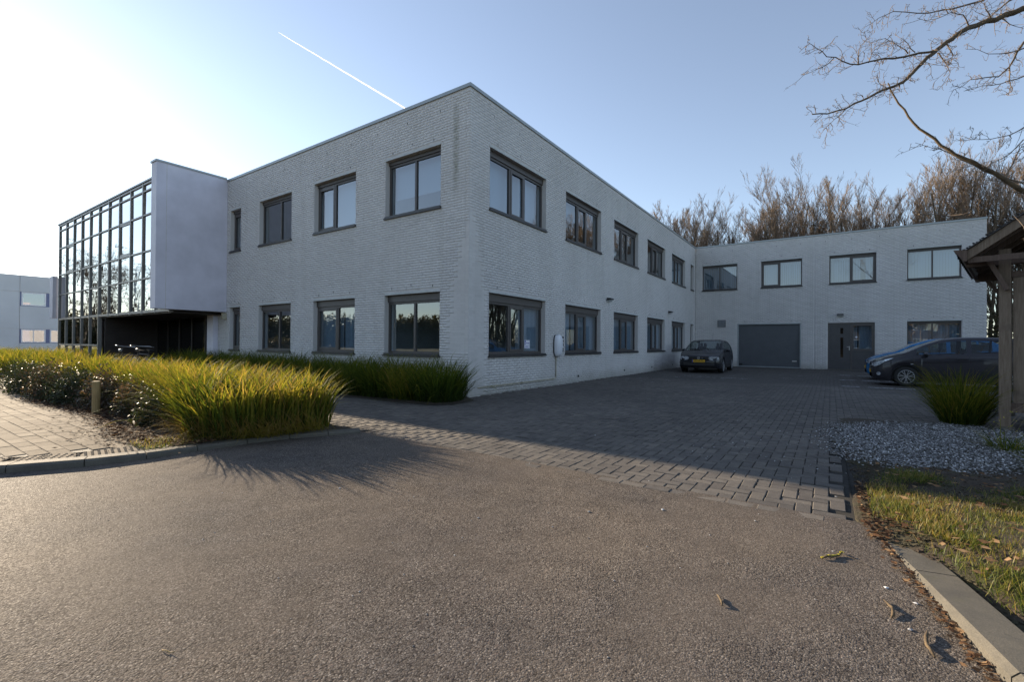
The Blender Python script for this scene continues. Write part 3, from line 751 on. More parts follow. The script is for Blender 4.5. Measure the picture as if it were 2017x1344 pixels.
for (i, j) in ((7, 2), (1, 2)):                              # opening lights with a deeper frame
    s = MB(); x0, x1, z0, z1 = mx[i]+.036, mx[i+1]-.036, zr[j]+.026, zr[j+1]-.026; t = .07
    s.box((x0, YC-.03, z0), (x1, YC+.03, z0+t*1.4)); s.box((x0, YC-.03, z1-t), (x1, YC+.03, z1)); s.box((x0, YC-.029, z0+t*1.4), (x0+t*.6, YC+.03, z1-t)); s.box((x1-t*.6, YC-.029, z0+t*1.4), (x1, YC+.03, z1-t)); at(s.build('sash', M['mull'], cw), cw)
# bevelled end of the glazing and the return
e0 = Vector((X0, YC, 0)); e1 = Vector((-26.1, -1.18, 0)); dd = (e1-e0).normalized()
for z in zr+[1.0]:
    mb = MB(); mb.bar(e0+Vector((0, 0, z)), e1+Vector((0, 0, z)), .08, .05); at(mb.build('transom', M['mull'], cw), cw)
mb = MB(); mb.bar(e1+Vector((0, 0, .5)), e1+Vector((0, 0, 6.93)), .07, .08, up=(0, 1, 0)); at(mb.build('mullion', M['mull'], cw), cw)
mb = MB(); mb.bar(e0+Vector((0, 0, 6.955)), e1+Vector((0, 0, 6.955)), .2, .05); at(mb.build('coping', M['coping'], cw), cw)
zz = [.5]+[1.0]+zr
for z0, z1 in zip(zz, zz[1:]):
    mb = MB(); mb.add([e0+dd*.04+Vector((0, 0, z0+.03)), e1-dd*.04+Vector((0, 0, z0+.03)), e1-dd*.04+Vector((0, 0, z1-.03)), e0+dd*.04+Vector((0, 0, z1-.03))], [(0, 1, 2, 3)]); at(mb.build('pane', M['cwglass'], cw), cw)
mb = MB(); mb.box((-26.15, -1.15, 0), (-26.0, 9, 6.9)); mb.build('wall', M['render'], B)
mb = MB(); mb.box((-25.98, 8.85, 0), (-12.2, 9, 6.9)); mb.build('wall', M['render'], B)
mb = MB(); mb.box((-26, -1.05, 6.75), (-12.25, 8.84, 6.85)); mb.build('roof', M['roofing'], B)
mb = MB(); mb.box((-25, -1.45, 3.35), (-12.3, 5, 3.55)); mb.box((-25, -1.45, 2.25), (-11.7, .5, 2.32)); mb.build('ceiling', M['inner'], B)
mb = MB(); mb.box((-25, 4.0, .1), (-12.3, 4.1, 6.7)); mb.box((-18.62, -1.4, .1), (-18.55, .35, 2.2)); mb.build('partition', M['brown'], B)
mb = MB(); mb.box((X0, YC+.01, -.05), (-18.9, YC+.12, .5)); mb.build('plinth', M['mull'], B)
mb = MB(); mb.box((X1-.0, YC+.06, ZB-.11), (-19., .3, ZB-.05)); mb.build('soffit', M['brown'], B)
# projecting box at the far corner
mb = MB(); mb.box((-25.62, -1.84, 2.3), (-25.03, -1.655, 4.37)); mb.build('corner_box', M['render'], B)
# entrance glazing under the overhang
en = empty('entrance', (-15, .35, 0)); en.parent = B
for k in range(5):
    x0 = -18.5+k*1.21; mb = MB(); mb.add([(x0+.03, .35, .06), (x0+1.18, .35, .06), (x0+1.18, .35, 2.14), (x0+.03, .35, 2.14)], [(0, 1, 2, 3)]); at(mb.build('pane', M['darkglass'], en), en)
    mb = MB(); mb.box((x0-.03, .31, .0), (x0+.03, .40, 2.16)); at(mb.build('frame', M['brown'], en), en)
mb = MB(); mb.box((-18.54, -1.5, .0), (-18.50, .33, 2.16)); at(mb.build('side_panel', M['brown'], en), en)
# tall white slab
SB, SH = 2.258, 7.045
mb = MB(); mb.box((-11.63, -2.137, SB), (-11.22, -.002, SH-.05)); slab = mb.build('screen_wall', M['render'], B)
mb = MB(); mb.box((-11.66, -2.167, SH-.05), (-11.19, -.034, SH+.01)); mb.build('coping', M['coping'], slab)
mb = MB(); mb.box((-11.6318, -1.86, SB), (-11.2185, -1.845, SH-.05)); mb.build('joint', M['joint'], slab)
mb = MB(); mb.box((-12.35, -.16, 0), (-11.86, -.001, SB-.002)); mb.build('pilaster', M['render'], B)
mb = MB(); mb.box((-11.3, -.14, 2.0), (-11.18, -.005, 2.22)); mb.build('lamp_bracket', M['pipe'], B)

# ------------------------------------------------------------------ fittings on the wall
def wall_light(fr, u, z, label):
    p = fr.p(u, 0, z); o = empty('wall_light', p, label=label, cat='wall lamp', group='lamps on the white walls')
    mb = MB(); A = lambda uu, n, zz: fr.U*uu+fr.N*n+Vector((0, 0, zz))
    prof = [(.003, .075), (.16, .06), (.185, .03), (.15, .0), (.003, -.03)]
    P = [A(-.13, n, z_) for n, z_ in prof]+[A(.13, n, z_) for n, z_ in prof]; mb.add(P, [(0, 1, 2, 3, 4), (9, 8, 7, 6, 5)]+[(i, 5+i, 5+(i+1) % 5, (i+1) % 5) for i in range(5)]); mb.build('housing', M['black'], o)
    mb = MB(); prof = [(.01, -.032), (.15, -.002), (.17, .022), (.10, -.055), (.02, -.07)]
    P = [A(-.11, n, z_) for n, z_ in prof]+[A(.11, n, z_) for n, z_ in prof]; mb.add(P, [(0, 1, 2, 3, 4), (9, 8, 7, 6, 5)]+[(i, 5+i, 5+(i+1) % 5, (i+1) % 5) for i in range(5)]); mb.build('lens', M['lens'], o)
wall_light(FR, 7.82, 2.80, 'black lamp on the long white wall between the second and third lower windows')
wall_light(FR, 15.5, 2.80, 'black lamp on the long white wall, the further one near the dark car')
wall_light(FF, 7.04, 2.77, 'black wall lamp on the white rear wing above the grey side door')
# charging unit with conduit
cb = empty('charging_unit', (0, 4.02, 1.15), label='white oval wall charging box with black slots between two ground floor windows', cat='charger')
def oval(w, h, n, r=.6, N_=28): return [(n, w/2*math.copysign(abs(cos(t))**r, cos(t)), h/2*math.copysign(abs(sin(t))**(r), sin(t))) for t in [2*pi*k/N_ for k in range(N_)]]
mb = MB(); a = oval(.39, .66, .002); b = oval(.39, .66, .03); mb.add(a+b, [tuple(range(28, 56))]+[(i, (i+1) % 28, 28+(i+1) % 28, 28+i) for i in range(28)]); mb.build('back_plate', M['black'], cb)
rings = [oval(.36, .64, .031), oval(.36, .64, .08), oval(.33, .58, .125), oval(.25, .46, .155), oval(.10, .2, .165)]
mb = MB(); P = sum(rings, []); mb.add(P, [tuple(range(112, 140))]+[(k*28+i, k*28+(i+1) % 28, (k+1)*28+(i+1) % 28, (k+1)*28+i) for k in range(4) for i in range(28)]); mb.build('shell', M['white'], cb, smooth=True)
for k, (z, s) in enumerate(((.24, .03), (.14, .035), (.03, .045), (-.12, .06))):
    mb = MB(); y = .130 if k < 3 else .11; mb.box((.08, y-.016, z-s), (.158 if k < 3 else .165, y+.02, z+s)); mb.build('slot', M['black'], cb)
cp = MB(); cp.tube([(.018, -3.69, -.96), (.018, -2.1, -.96), (.018, -.15, -.955), (.018, -.07, -.93), (.018, -.05, -.88), (.018, -.05, -.34)], .016, 8)
cp.build('conduit', M['pipe'], cb, smooth=True)
# notice in the window
mp = N('paper'); mp.base((.72, .72, .78)); mp.set(Roughness=.6)
pa = MB(); pa.box((-.158, 2.53, 1.075), (-.156, 2.80, 1.30)); nb_ = pa.build('paper_notice', mp.m, label='white paper notice with blue print behind the nearest ground floor window', cat='notice')
bl = simple('blue_print', (.03, .05, .35), .6)
mb = MB()
for (y0, y1, z0, z1) in [(2.55, 2.60, 1.235, 1.285), (2.55, 2.59, 1.175, 1.215), (2.61, 2.78, 1.205, 1.225)]+[(2.56+random.uniform(0, .02), 2.70+random.uniform(0, .08), 1.09+k*.018, 1.097+k*.018) for k in range(4)]: mb.box((-.1555, y0, z0), (-.1548, y1, z1))
mb.build('print', bl, nb_)

# neighbour building far left
nb2 = empty('office_building', (-60, 4, 0), label='pale grey panelled office block far off behind the glazed corner', cat='building')
mpan = simple('grey_panel', (.58, .60, .62), .55, .1, .4); mblue = simple('blue_infill', (.14, .17, .30), .5)
mb = MB(); mb.box((-.4-12, -9, 0), (-.06, 30, 7.7)); mb.build('body', M['joint'], nb2)
ys = [-8.9, -5.2, -1.45]+[-1.45+4.2*i for i in range(1, 7)]
zs_ = [-.6, 2.33, 6.05, 7.7]
Wn = [(k0, k1) for k0, k1 in ((-1.32, .32), (.62, 2.26), (2.86, 4.5), (4.8, 6.44), (7.0, 8.6))]
for i in range(len(ys)-1):
    for j in range(3):
        a, b, c, e = ys[i]+.02, ys[i+1]-.02, zs_[j]+.02, zs_[j+1]-.02
        mb = MB()
        if j < 2 and i >= 2: e2 = e-1.42; mb.box((-.06, a, c), (0, b, e2))
        else: mb.box((-.06, a, c), (0, b, e))
        mb.build('panel', mpan, nb2)
        if j < 2 and i >= 2:
            mb = MB(); mb.box((-.058, a, e2+.003), (-.03, b, e)); mb.build('infill', mblue, nb2)
            wn = 2; ww = (b-a)/2
            for q in range(wn):
                y0 = a+.1+q*ww; y1 = y0+ww-.32
                f = MB()
                for (p, r, s_, t_) in ((y0, y1, e-1.36, e-1.26), (y0, y1, e-.12, e-.02), (y0, y0+.1, e-1.26, e-.12), (y1-.1, y1, e-1.26, e-.12)): f.box((-.03, p, s_), (.02, r, t_))
                if j == 0: f.box((-.03, (y0+y1)/2-.03, e-1.26), (.019, (y0+y1)/2+.03, e-.12))
                wo = f.build('window', M['white'], nb2); g_ = MB(); g_.add([(-.01, y0+.1, e-1.26), (-.01, y1-.1, e-1.26), (-.01, y1-.1, e-.12), (-.01, y0+.1, e-.12)], [(0, 1, 2, 3)]); g_.build('pane', M['glass'], wo)
# ------------------------------------------------------------------ planting
def blades(P, L, az, lean, width, seg=4, droop=1.0, tone=None, name='grass', m=None):
    """P (n,3) roots, L lengths, az directions of lean, lean base angle from vertical, all arrays"""
    n = len(P); s = np.linspace(0, 1, seg+1)
    V = np.zeros((n, seg+1, 2, 3), np.float32)
    x = np.zeros(n); z = np.zeros(n); ang = lean.copy(); ds = L/seg
    side = np.stack([-np.sin(az), np.cos(az)], 1); tw = rng.uniform(-.9, .9, n)
    for k in range(seg+1):
        cx = P[:, 0]+np.cos(az)*x; cy = P[:, 1]+np.sin(az)*x; cz = P[:, 2]+z
        wd = width*(1-.25*s[k]-.72*s[k]**3)*(.6 if k == 0 else 1); wd = wd if k < seg else width*.05
        for q, sg in enumerate((-.5, .5)):
            V[:, k, q, 0] = cx+side[:, 0]*wd*sg*np.cos(tw)+np.cos(az)*wd*sg*np.sin(tw); V[:, k, q, 1] = cy+side[:, 1]*wd*sg*np.cos(tw)+np.sin(az)*wd*sg*np.sin(tw); V[:, k, q, 2] = cz+wd*sg*np.sin(tw)*.3
        x = x+np.sin(ang)*ds; z = z+np.cos(ang)*ds; ang = ang+droop*(.25+.75*s[k])*L/seg*1.6
    V = V.reshape(n, -1, 3); F = []
    base = np.arange(n)[:, None]*(2*(seg+1))
    fs = np.stack([np.stack([base[:, 0]+2*k, base[:, 0]+2*k+1, base[:, 0]+2*k+3, base[:, 0]+2*k+2], 1) for k in range(seg)], 1).reshape(-1, 4)
    V = V.reshape(-1, 3); V[:, 2] = np.maximum(V[:, 2], .015)
    if tone is None: tone = rng.normal(.5, .2, n)
    # tips drier than bases
    tn = np.clip(tone[:, None]+np.array([-.16, -.08, .06, .2])[np.linspace(0, 3, seg).round().astype(int)][None], 0, 1).ravel()
    return npmesh(name, V, fs, m or M['blade'], tn)
def bed(name, poly_fn, bbox, n, Lm, label, tone_m=.45, tone_s=.2, lean_c=None, z=0.03, droop=.9, width=.014, hfun=None, **k):
    pts = []
    while len(pts) < n:
        X = rng.uniform(bbox[0], bbox[1], 4000); Y = rng.uniform(bbox[2], bbox[3], 4000)
        for a, b in zip(X, Y):
            if poly_fn(a, b): pts.append((a, b))
            if len(pts) >= n: break
    P = np.array(pts)
    # gather roots into tufts so the surface breaks into clumps
    nt_ = max(6, int(n/130)); cent = P[rng.integers(0, n, nt_)]
    idx = np.argmin(((P[:, None]-cent[None])**2).sum(2), 1) if n*nt_ < 6e6 else np.concatenate([np.argmin(((q[:, None]-cent[None])**2).sum(2), 1) for q in np.array_split(P, 12)])
    d = P-cent[idx]; P = cent[idx]+d*.88
    tl = rng.uniform(.86, 1.14, nt_)[idx]; ttone = rng.normal(0, .10, nt_)[idx]
    h = np.ones(n) if hfun is None else hfun(P[:, 0], P[:, 1])
    L = Lm*tl*h*rng.uniform(.55, 1.2, n)
    az = np.arctan2(d[:, 1], d[:, 0])+rng.normal(0, 1.5, n)
    lean = np.abs(rng.normal(.34, .28, n))
    if lean_c: az, lean = lean_c(P, az, lean)
    if 'corner' in label: k_ = np.clip((1.15-P[:, 0])/.7, .3, 1.); lean = lean*k_; L = L*(.72+.28*k_)
    P3 = np.column_stack([P, np.full(n, z)])
    tone = np.clip(rng.normal(tone_m, tone_s, n)+ttone, 0, 1)
    me = blades(P3, L, az, lean, rng.uniform(.7, 1.25, n)*width, 4, droop, tone, name)
    return link(name, me, kind='stuff', label=label, cat='ornamental grass', **k)
FB = [(1.02, -4.5), (.98, -4.95), (.85, -5.38), (.45, -5.56), (-.3, -5.36), (-1.3, -5.1), (-3, -4.95), (-5, -4.9), (-8.6, -4.85), (-9.2, -4.3), (-8.5, -4.0), (-3, -4.0), (.8, -3.98), (1.0, -4.15)]
# outline test in front bed, outer blades splay outwards
def outward(poly, amt=.45, rad=.42):
    Pp = [Vector((a, b)) for a, b in poly]
    def f(P, az, lean):
        az = az.copy(); lean = lean.copy(); n_ = len(Pp)
        best = np.full(len(P), 9.); bn = np.zeros((len(P), 2))
        c = np.mean(poly, axis=0)
        for i in range(n_):
            a, b = np.array(poly[i]), np.array(poly[(i+1) % n_]); e = b-a; L = np.hypot(*e); t = np.clip(((P-a)@e)/L**2, 0, 1); q = a+t[:, None]*e; dd_ = np.hypot(*(P-q).T)
            m_ = dd_ < best; best[m_] = dd_[m_]; nn = np.array([e[1], -e[0]])/L
            area = sum(poly[j][0]*poly[(j+1) % n_][1]-poly[(j+1) % n_][0]*poly[j][1] for j in range(n_)); nn = nn if area > 0 else -nn
            bn[m_] = nn
        w_ = np.clip(1-best/rad, 0, 1); oa = np.arctan2(bn[:, 1], bn[:, 0])
        sel = rng.random(len(P)) < w_*.4; az[sel] = oa[sel]+rng.normal(0, .5, sel.sum()); lean[sel] += amt*w_[sel]*rng.uniform(.3, 1.2, sel.sum())
        return az, lean
    return f
sheet('bed_soil', [(1.42, -4.0), (1.2, -4.4), (1.0, -4.8), (.85, -5.3), (.78, -5.75), (-.3, -6.0), (-1.2, -5.85), (-2.4, -5.65), (-5, -5.75), (-9.5, -5.95), (-9.6, -3.95)], .045, M['soil'], kind='structure')
bed('ornamental_grass', lambda x, y: inpoly(x, y, FB), (-9.3, 1.4, -5.7, -3.9), 16500, .80, 'broad bed of arching grass on the roadside corner, its tips lit yellow by low sun', .52, .2, outward(FB, .05, .3), .045, 1.5, .025,
    hfun=lambda x, y: np.clip(1.0-.05*np.sin(x*2.1)+.04*np.sin(x*5+y*3), .8, 1.1))
n_ = 2600; a_ = rng.random(n_); bx = np.interp(a_, np.linspace(0, 1, 7), [1.14, 1.0, .45, -.3, -1.3, -3, -6]); by = np.interp(a_, np.linspace(0, 1, 7), [-4.3, -5.1, -5.5, -5.3, -5.1, -5.0, -4.95])
me = blades(np.column_stack([bx+rng.normal(0, .07, n_), by+rng.normal(0, .07, n_), np.full(n_, .06)]), rng.uniform(.2, .55, n_), rng.normal(-pi/2+.5, 1.0, n_), rng.uniform(.3, 1.2, n_), rng.uniform(.005, .010, n_), 5, 3.2, np.clip(rng.normal(.98, .1, n_), .75, 1), 'dead_blades')
link('dead_grass', me, kind='stuff', label='dry straw-coloured blades drooping round the base of the corner grass bed', cat='dead grass')
WB = [(.42, -.95), (.2, -1.3), (-.9, -1.42), (-12.6, -1.42), (-12.6, -.25), (.1, -.22), (.36, -.5)]
sheet('bed_soil', [(.55, -1.1), (.25, -1.42), (-.9, -1.55), (-13, -1.55), (-13, .3), (-.02, .3), (.02, -.02), (.5, -.4)], .012, M['soil'], kind='structure')
bed('ornamental_grass', lambda x, y: inpoly(x, y, WB), (-13, .6, -1.6, -.1), 13000, 1.0, 'long strip of dark green strappy grass planted against the foot of the front wall', .27, .13, outward(WB, .35, .4), .02, 1.6, .020)
LB = [(-15., -4.2), (-15.6, -3.2), (-17, -2.0), (-31, -1.9), (-33, -3.2), (-31, -4.6), (-18, -4.8)]
sheet('bed_soil', [(-14.6, -4.2), (-15.2, -3), (-17, -1.65), (-32, -1.65), (-34, -3.2), (-31, -5.), (-17, -5.)], .012, M['soil'], kind='structure')
bed('ornamental_grass', lambda x, y: inpoly(x, y, LB), (-34, -14, -5, -1.7), 10000, .92, 'far clipped-looking bank of grass in front of the glazed corner block', .45, .18, outward(LB, .6, .5), .01, 1.5, .026)
# single clump by the shelter post
def clump(name, x, y, n, L, label, cat, tone_m, width=.012, rad=.16, lean=.42):
    a = rng.uniform(0, 2*pi, n); r = rad*np.sqrt(rng.random(n)); P = np.column_stack([x+r*np.cos(a), y+r*np.sin(a), np.full(n, .02)])
    me = blades(P, L*rng.uniform(.5, 1.12, n), a+rng.normal(0, .5, n), np.abs(rng.normal(lean, .25, n)), rng.uniform(.7, 1.3, n)*width, 5, 1.25, np.clip(rng.normal(tone_m, .2, n), 0, 1), name)
    me.transform(Matrix.Translation((-x, -y, 0)))
    return link(name, me, loc=(x, y, 0), label=label, cat=cat)
clump('grass_clump', 8.30, 1.95, 1050, .98, 'tall arching clump of grass beside the foot of the timber shelter post', 'plant', .47, .012, .26, .38)
clump('grass_clump', 8.35, -1.55, 160, .42, 'small grass tuft on the near edge of the gravel patch', 'plant', .45, .008, .12, .9)
clump('grass_clump', 8.30, -.35, 180, .40, 'low floppy grass tuft lying in the middle of the gravel patch', 'plant', .45, .007, .14, 1.1)
# low ground-cover shrubs in front of the grass bed
def shrub(x, y, rx, ry, h, n, tone_m, label):
    root = empty('shrub', (x, y, .06), label=label, cat='shrub', group='low shrubs in front of the grass bed')
    mb = MB()
    for k in range(46):
        a = random.uniform(0, 2*pi); r = random.uniform(.2, 1); tip = (cos(a)*rx*r, sin(a)*ry*r, h*random.uniform(.5, 1.02)*(1-.35*r*r)); mid = (tip[0]*.5+random.gauss(0, .03), tip[1]*.5+random.gauss(0, .03), tip[2]*.55)
        mb.tube([(tip[0]*.15, tip[1]*.15, -.05), mid, tip], [.005, .004, .002], 3, False)
    mb.build('stem', M['twig_grey'], root)
    d = rng.normal(0, 1, (n, 3)); d /= np.linalg.norm(d, axis=1)[:, None]; d[:, 2] = np.abs(d[:, 2]); r = rng.uniform(.45, 1.03, n)[:, None]*(1+.22*np.sin(d[:, :1]*6+x)*np.cos(d[:, 1:2]*5))
    C_ = d*r*np.array([rx, ry, h]); a = rng.normal(0, 1, (n, 3)); a /= np.linalg.norm(a, axis=1)[:, None]; b = np.cross(a, rng.normal(0, 1, (n, 3))); b /= np.linalg.norm(b, axis=1)[:, None]
    s = rng.uniform(.009, .02, n)[:, None]; V = np.stack([C_-a*s*1.5, C_-b*s*.7, C_+a*s*1.5, C_+b*s*.7], 1).reshape(-1, 3)
    V[:, 2] = np.maximum(V[:, 2], .0); F = np.arange(4*n).reshape(n, 4)
    link('foliage', npmesh('foliage', V, F, M['shrubleaf'], np.clip(rng.normal(tone_m, .25, n), 0, 1)), root, kind='stuff')
for q, (x, y, rx, ry, h, n, t, lb) in enumerate([
    (-9.2, -5.35, .6, .5, .62, 3800, .35, 'dark shrub at the far end of the front bed by the path'),
    (-7.7, -5.5, .75, .42, .55, 5200, .3, 'dark green low shrub, first one in from the far end of the front bed'),
    (-6.2, -5.48, .7, .4, .60, 5200, .62, 'brownish low shrub between two dark green ones in the front bed'),
    (-4.9, -5.4, .7, .4, .58, 5600, .28, 'dark glossy evergreen shrub spilling towards the tiled footway'),
    (-3.7, -5.3, .6, .34, .56, 5200, .68, 'bronze twiggy shrub just behind and beyond the yellow wooden post'),
    (-2.3, -5.25, .55, .32, .46, 4200, .72, 'reddish brown twiggy shrub just on the near side of the wooden post'),
    (-1.0, -5.42, .42, .3, .42, 3600, .35, 'pale speckled green shrub under the arching grass near the kerb')]): shrub(x, y, rx*1.05, ry*1.05, h*1.12, n, t, lb)
# leaf litter and straw on the soil edge
def litter(n, fn, s0, s1, mat, tone_m=.5, name='leaf_litter', z=.07, **k):
    V = []; F = []; T = []
    for i in range(n):
        x, y = fn(); a = random.random()*6.28; s = random.uniform(s0, s1); c = random.uniform(.1, .5)*s; b = len(V); zz = z+random.uniform(0, .012)
        ca, sa = cos(a), sin(a)
        for (u, v_, h_) in ((-1, 0, c), (0, -.5, 0), (1, 0, c*.6), (0, .5, c)): V.append((x+(u*ca-v_*sa)*s, y+(u*sa+v_*ca)*s, zz+h_))
        F.append((b, b+1, b+2, b+3)); T.append(min(1, max(0, random.gauss(tone_m, .3))))
    return link(name, npmesh(name, V, F, mat, T), kind='stuff', **k)
def edge_pt():
    t = random.random(); x = -6+6.9*t; return x+random.gauss(0, .05), float(np.interp(x, [-6, -3, -2, -.5, .3, .9], [-5.75, -5.62, -5.7, -5.9, -5.95, -5.5]))+abs(random.gauss(0, .13))*random.choice((-1, 1.4))
litter(5200, edge_pt, .012, .03, M['deadleaf'], .22, label='brown leaf litter along the front edge of the planting bed', cat='leaf litter')
def spill(): 
    x = random.gauss(-.6, .7); return x, -6.15+random.gauss(0, .16)+.25*x*.2
litter(160, spill, .01, .028, M['deadleaf'], .25, label='loose leaves and twigs blown on to the footway tiles', cat='leaf litter', z=.06)
P = np.array([(random.uniform(-.3, .98), random.uniform(-6.35, -4.9)) for _ in range(5200)]); lim = np.array([abs(y+5.7) < .42 and kerb_in(y)-.5 < x < kerb_in(y)+.04 for x, y in P]); P = P[lim]
n = len(P); me = blades(np.column_stack([P, np.full(n, .05)]), rng.uniform(.03, .09, n), rng.uniform(0, 6.3, n), rng.uniform(.2, 1.3, n), np.full(n, .005), 2, 4., np.clip(rng.normal(.55, .3, n), 0, 1), 'weeds', M['turf'])
link('weeds', me, kind='stuff', label='short weedy grass growing through the kerb edge in front of the bed', cat='weeds')
# verge turf on the right
def vz(x, y): return .045
P = np.concatenate([rng.uniform((6.85, -6.4), (9.6, -1.6), (200000, 2)), rng.uniform((7.3, -9.), (10.6, -6.4), (25000, 2))])
edge = np.interp(P[:, 1], [-9.2, -8.2, -7.2, -6.3, -5.55, -4.72, -4.3, -4.0, -3.2, -1.6], [9.2, 8.3, 7.78, 7.5, 7.34, 7.20, 6.98, 6.86, 6.86, 7.3])
dn = np.sin(P[:, 0]*3.1+P[:, 1]*1.7)*np.sin(P[:, 1]*4.3-P[:, 0]*2.2)+.5*np.sin(P[:, 0]*9+2)*np.sin(P[:, 1]*8)
sun_ = P[:, 1] < -3.05
keep = (P[:, 0] > edge+rng.uniform(-.04, .18, len(P))) & (dn+rng.normal(0, .35, len(P)) > np.where(sun_, np.where((P[:, 1] < -4.2) & (P[:, 0] < edge+.45), .25, -.55), .6)) & ((P[:, 1] < -2.1) | (P[:, 0] > 8.3))
P = P[keep]; n = len(P); c = np.clip(rng.normal(.42, .22, n)+.25*(dn[keep] < .1), 0, 1)
me = blades(np.column_stack([P, np.full(n, .04)]), rng.uniform(.025, .078, n), rng.uniform(0, 6.3, n), rng.uniform(.1, 1.3, n), rng.uniform(.0025, .0055, n), 3, 6., c, 'grass', M['turf'])
link('grass', me, kind='stuff', label='patchy short grass on the roadside verge right of the yard entrance', cat='grass')
def vpt():
    while True:
        x, y = random.uniform(6.8, 10), random.uniform(-6.5, -2.2)
        if x > float(np.interp(y, [-7.2, -6.3, -5.55, -4.72, -4.0, -2], [7.78, 7.5, 7.36, 7.22, 6.9, 6.9])): return x, y
litter(1500, vpt, .008, .034, M['deadleaf'], .62, label='dry brown leaves lying on the grassy verge', cat='leaf litter', z=.07)
def kpt():
    y = random.uniform(-6.2, -4.2); return float(np.interp(y, [-6.3, -5.55, -5.05, -4.72, -4.2], [7.30, 7.12, 7.03, 6.97, 6.88]))-abs(random.gauss(0, .03)), y
litter(420, kpt, .006, .02, M['deadleaf'], .5, label='twig and leaf debris gathered against the right hand kerb', cat='leaf litter', z=.004)
mb = MB()
for k in range(2600):
    y = random.uniform(-6.4, -2.0); e_ = float(np.interp(y, [-6.5, -5.62, -4.72, -4.2, -4., -2.], [7.54, 7.35, 7.18, 6.92, 6.80, 6.78])); x = e_+abs(random.gauss(0, .22))+(random.random() < .5)*random.uniform(0, 1.6)
    v, f = rock((x, y, .0+.06*min(1, (x-e_)/.6)), random.uniform(.004, .017), .7); mb.add(v, f)
mb.build('soil_clods', M['soil'], kind='stuff', label='crumbly dark soil clods along the edge of the grassy verge', cat='soil')
litter(700, lambda: (6.80+abs(random.gauss(0, .12)), random.uniform(-4.3, -2.9)), .006, .024, M['deadleaf'], .4, label='leaf crumbs and straw between the pavers and the verge', cat='leaf litter', z=.012)
# yellow-budded arching shrub
root = empty('flowering_shrub', (9.25, -.7, 0), label='thin arching shrub with yellow buds at the right edge in front of the shelter', cat='shrub')
mb = MB(); LV = []; LF = []; LT = []
for k in range(90):
    a = random.gauss(pi*.95, .75); R_ = random.uniform(.5, 1.15); hh = random.uniform(.25, .95)
    x0, y0 = random.uniform(-.2, .9), random.uniform(-.8, .9); pts = []
    for t in (0, .2, .4, .6, .8, 1): pts.append((x0+cos(a)*R_*t, y0+sin(a)*R_*t, .03+hh*4*t*(1.05-t)*.8))
    mb.tube(pts, [.004, .0035, .003, .0025, .002, .0015], 3, False)
    for i in range(26):
        t = random.uniform(.1, 1)*5; j = min(4, int(t)); q = Vector(pts[j]).lerp(Vector(pts[j+1]), t-j)+Vector((random.gauss(0, .008), random.gauss(0, .008), random.gauss(0, .008)))
        s = random.uniform(.004, .010); A = Vector((random.gauss(0, 1), random.gauss(0, 1), random.gauss(0, 1))).normalized(); Bv = A.cross(Vector((.3, .5, .8))).normalized(); b = len(LV)
        LV += [tuple(q-A*s*1.5), tuple(q-Bv*s*.8), tuple(q+A*s*1.5), tuple(q+Bv*s*.8)]; LF.append((b, b+1, b+2, b+3)); LT.append(random.random())
mb.build('stem', M['twig_grey'], root); link('bud', npmesh('bud', LV, LF, M['yellowleaf'], LT), root, kind='stuff')

# ------------------------------------------------------------------ bare tree builder
def bare_tree_mesh(seed, h, spread, stems, twig_r, levels=3, fastig=True, dens=1.):
    r_ = random.Random(seed); trunk = MB(); crown = MB()
    def grow(p, d, L, r, lev, mbx):
        n = 4 if lev < 2 else 3; pts = [p]; q = p.copy(); dr = d.copy()
        for i in range(n):
            jt = .045 if (fastig and lev < 2) else .11; dr = (dr+Vector((r_.gauss(0, jt), r_.gauss(0, jt), r_.gauss(.07 if fastig else 0, .04)))).normalized(); q = q+dr*L/n; pts.append(q.copy())
        rr = [max(twig_r*.6, r*(1-.72*i/n)) for i in range(n+1)]
        mbx.tube(pts, rr, 5 if lev == 0 else 3, False)
        if lev >= levels: return
        nb = int((10, 10, 10, 5)[lev]*dens)
        for b in range(nb):
            t = r_.uniform(.28 if lev == 0 else .15, 1)*n; j = min(n-1, int(t)); pp = pts[j].lerp(pts[j+1], t-j); dj = (pts[j+1]-pts[j]).normalized()
            a = r_.uniform(0, 6.28); pr_ = dj.cross(Vector((cos(a), sin(a), .3))).normalized(); an = r_.uniform(.3, .62) if fastig else r_.uniform(.5, 1.0)
            nd = (dj*cos(an)+pr_*sin(an)).normalized()
            if fastig: nd = (nd+Vector((0, 0, .35))).normalized()
            grow(pp, nd, L*r_.uniform(.26, .46)*(1.15-.45*t/n), max(twig_r, r*(1-.7*t/n)*.42), lev+1, crown)
    for s in range(stems):
        a = 6.28*s/stems+r_.random(); tilt = 0 if stems == 1 else r_.uniform(.04, spread)
        grow(Vector((cos(a)*.12*(stems > 1), sin(a)*.12*(stems > 1), 0)), Vector((cos(a)*sin(tilt), sin(a)*sin(tilt), cos(tilt))), h*r_.uniform(.82, 1), h*.0095, 0, trunk)
    return trunk, crown
def tree_protos(n, h, spread, stems, tr, crownm, seed, **k):
    out = []
    for i in range(n):
        t, c = bare_tree_mesh(seed+i, h, spread, stems, tr, **k)
        cm = crownm[i % len(crownm)]; out.append((t.mesh('trunk', M['bark'], True), c.mesh('crown', cm)))
    return out
PR = tree_protos(6, 13.5, .24, 4, .0075, (M['twig_brown'], M['twig_grey']), 100, levels=3, dens=1.2)
row = []
x = -13.
while x < 27: row.append((x+random.uniform(-.3, .3), random.choice((33., 34.2, 35.5)))); x += random.uniform(.85, 1.15)
lab = []
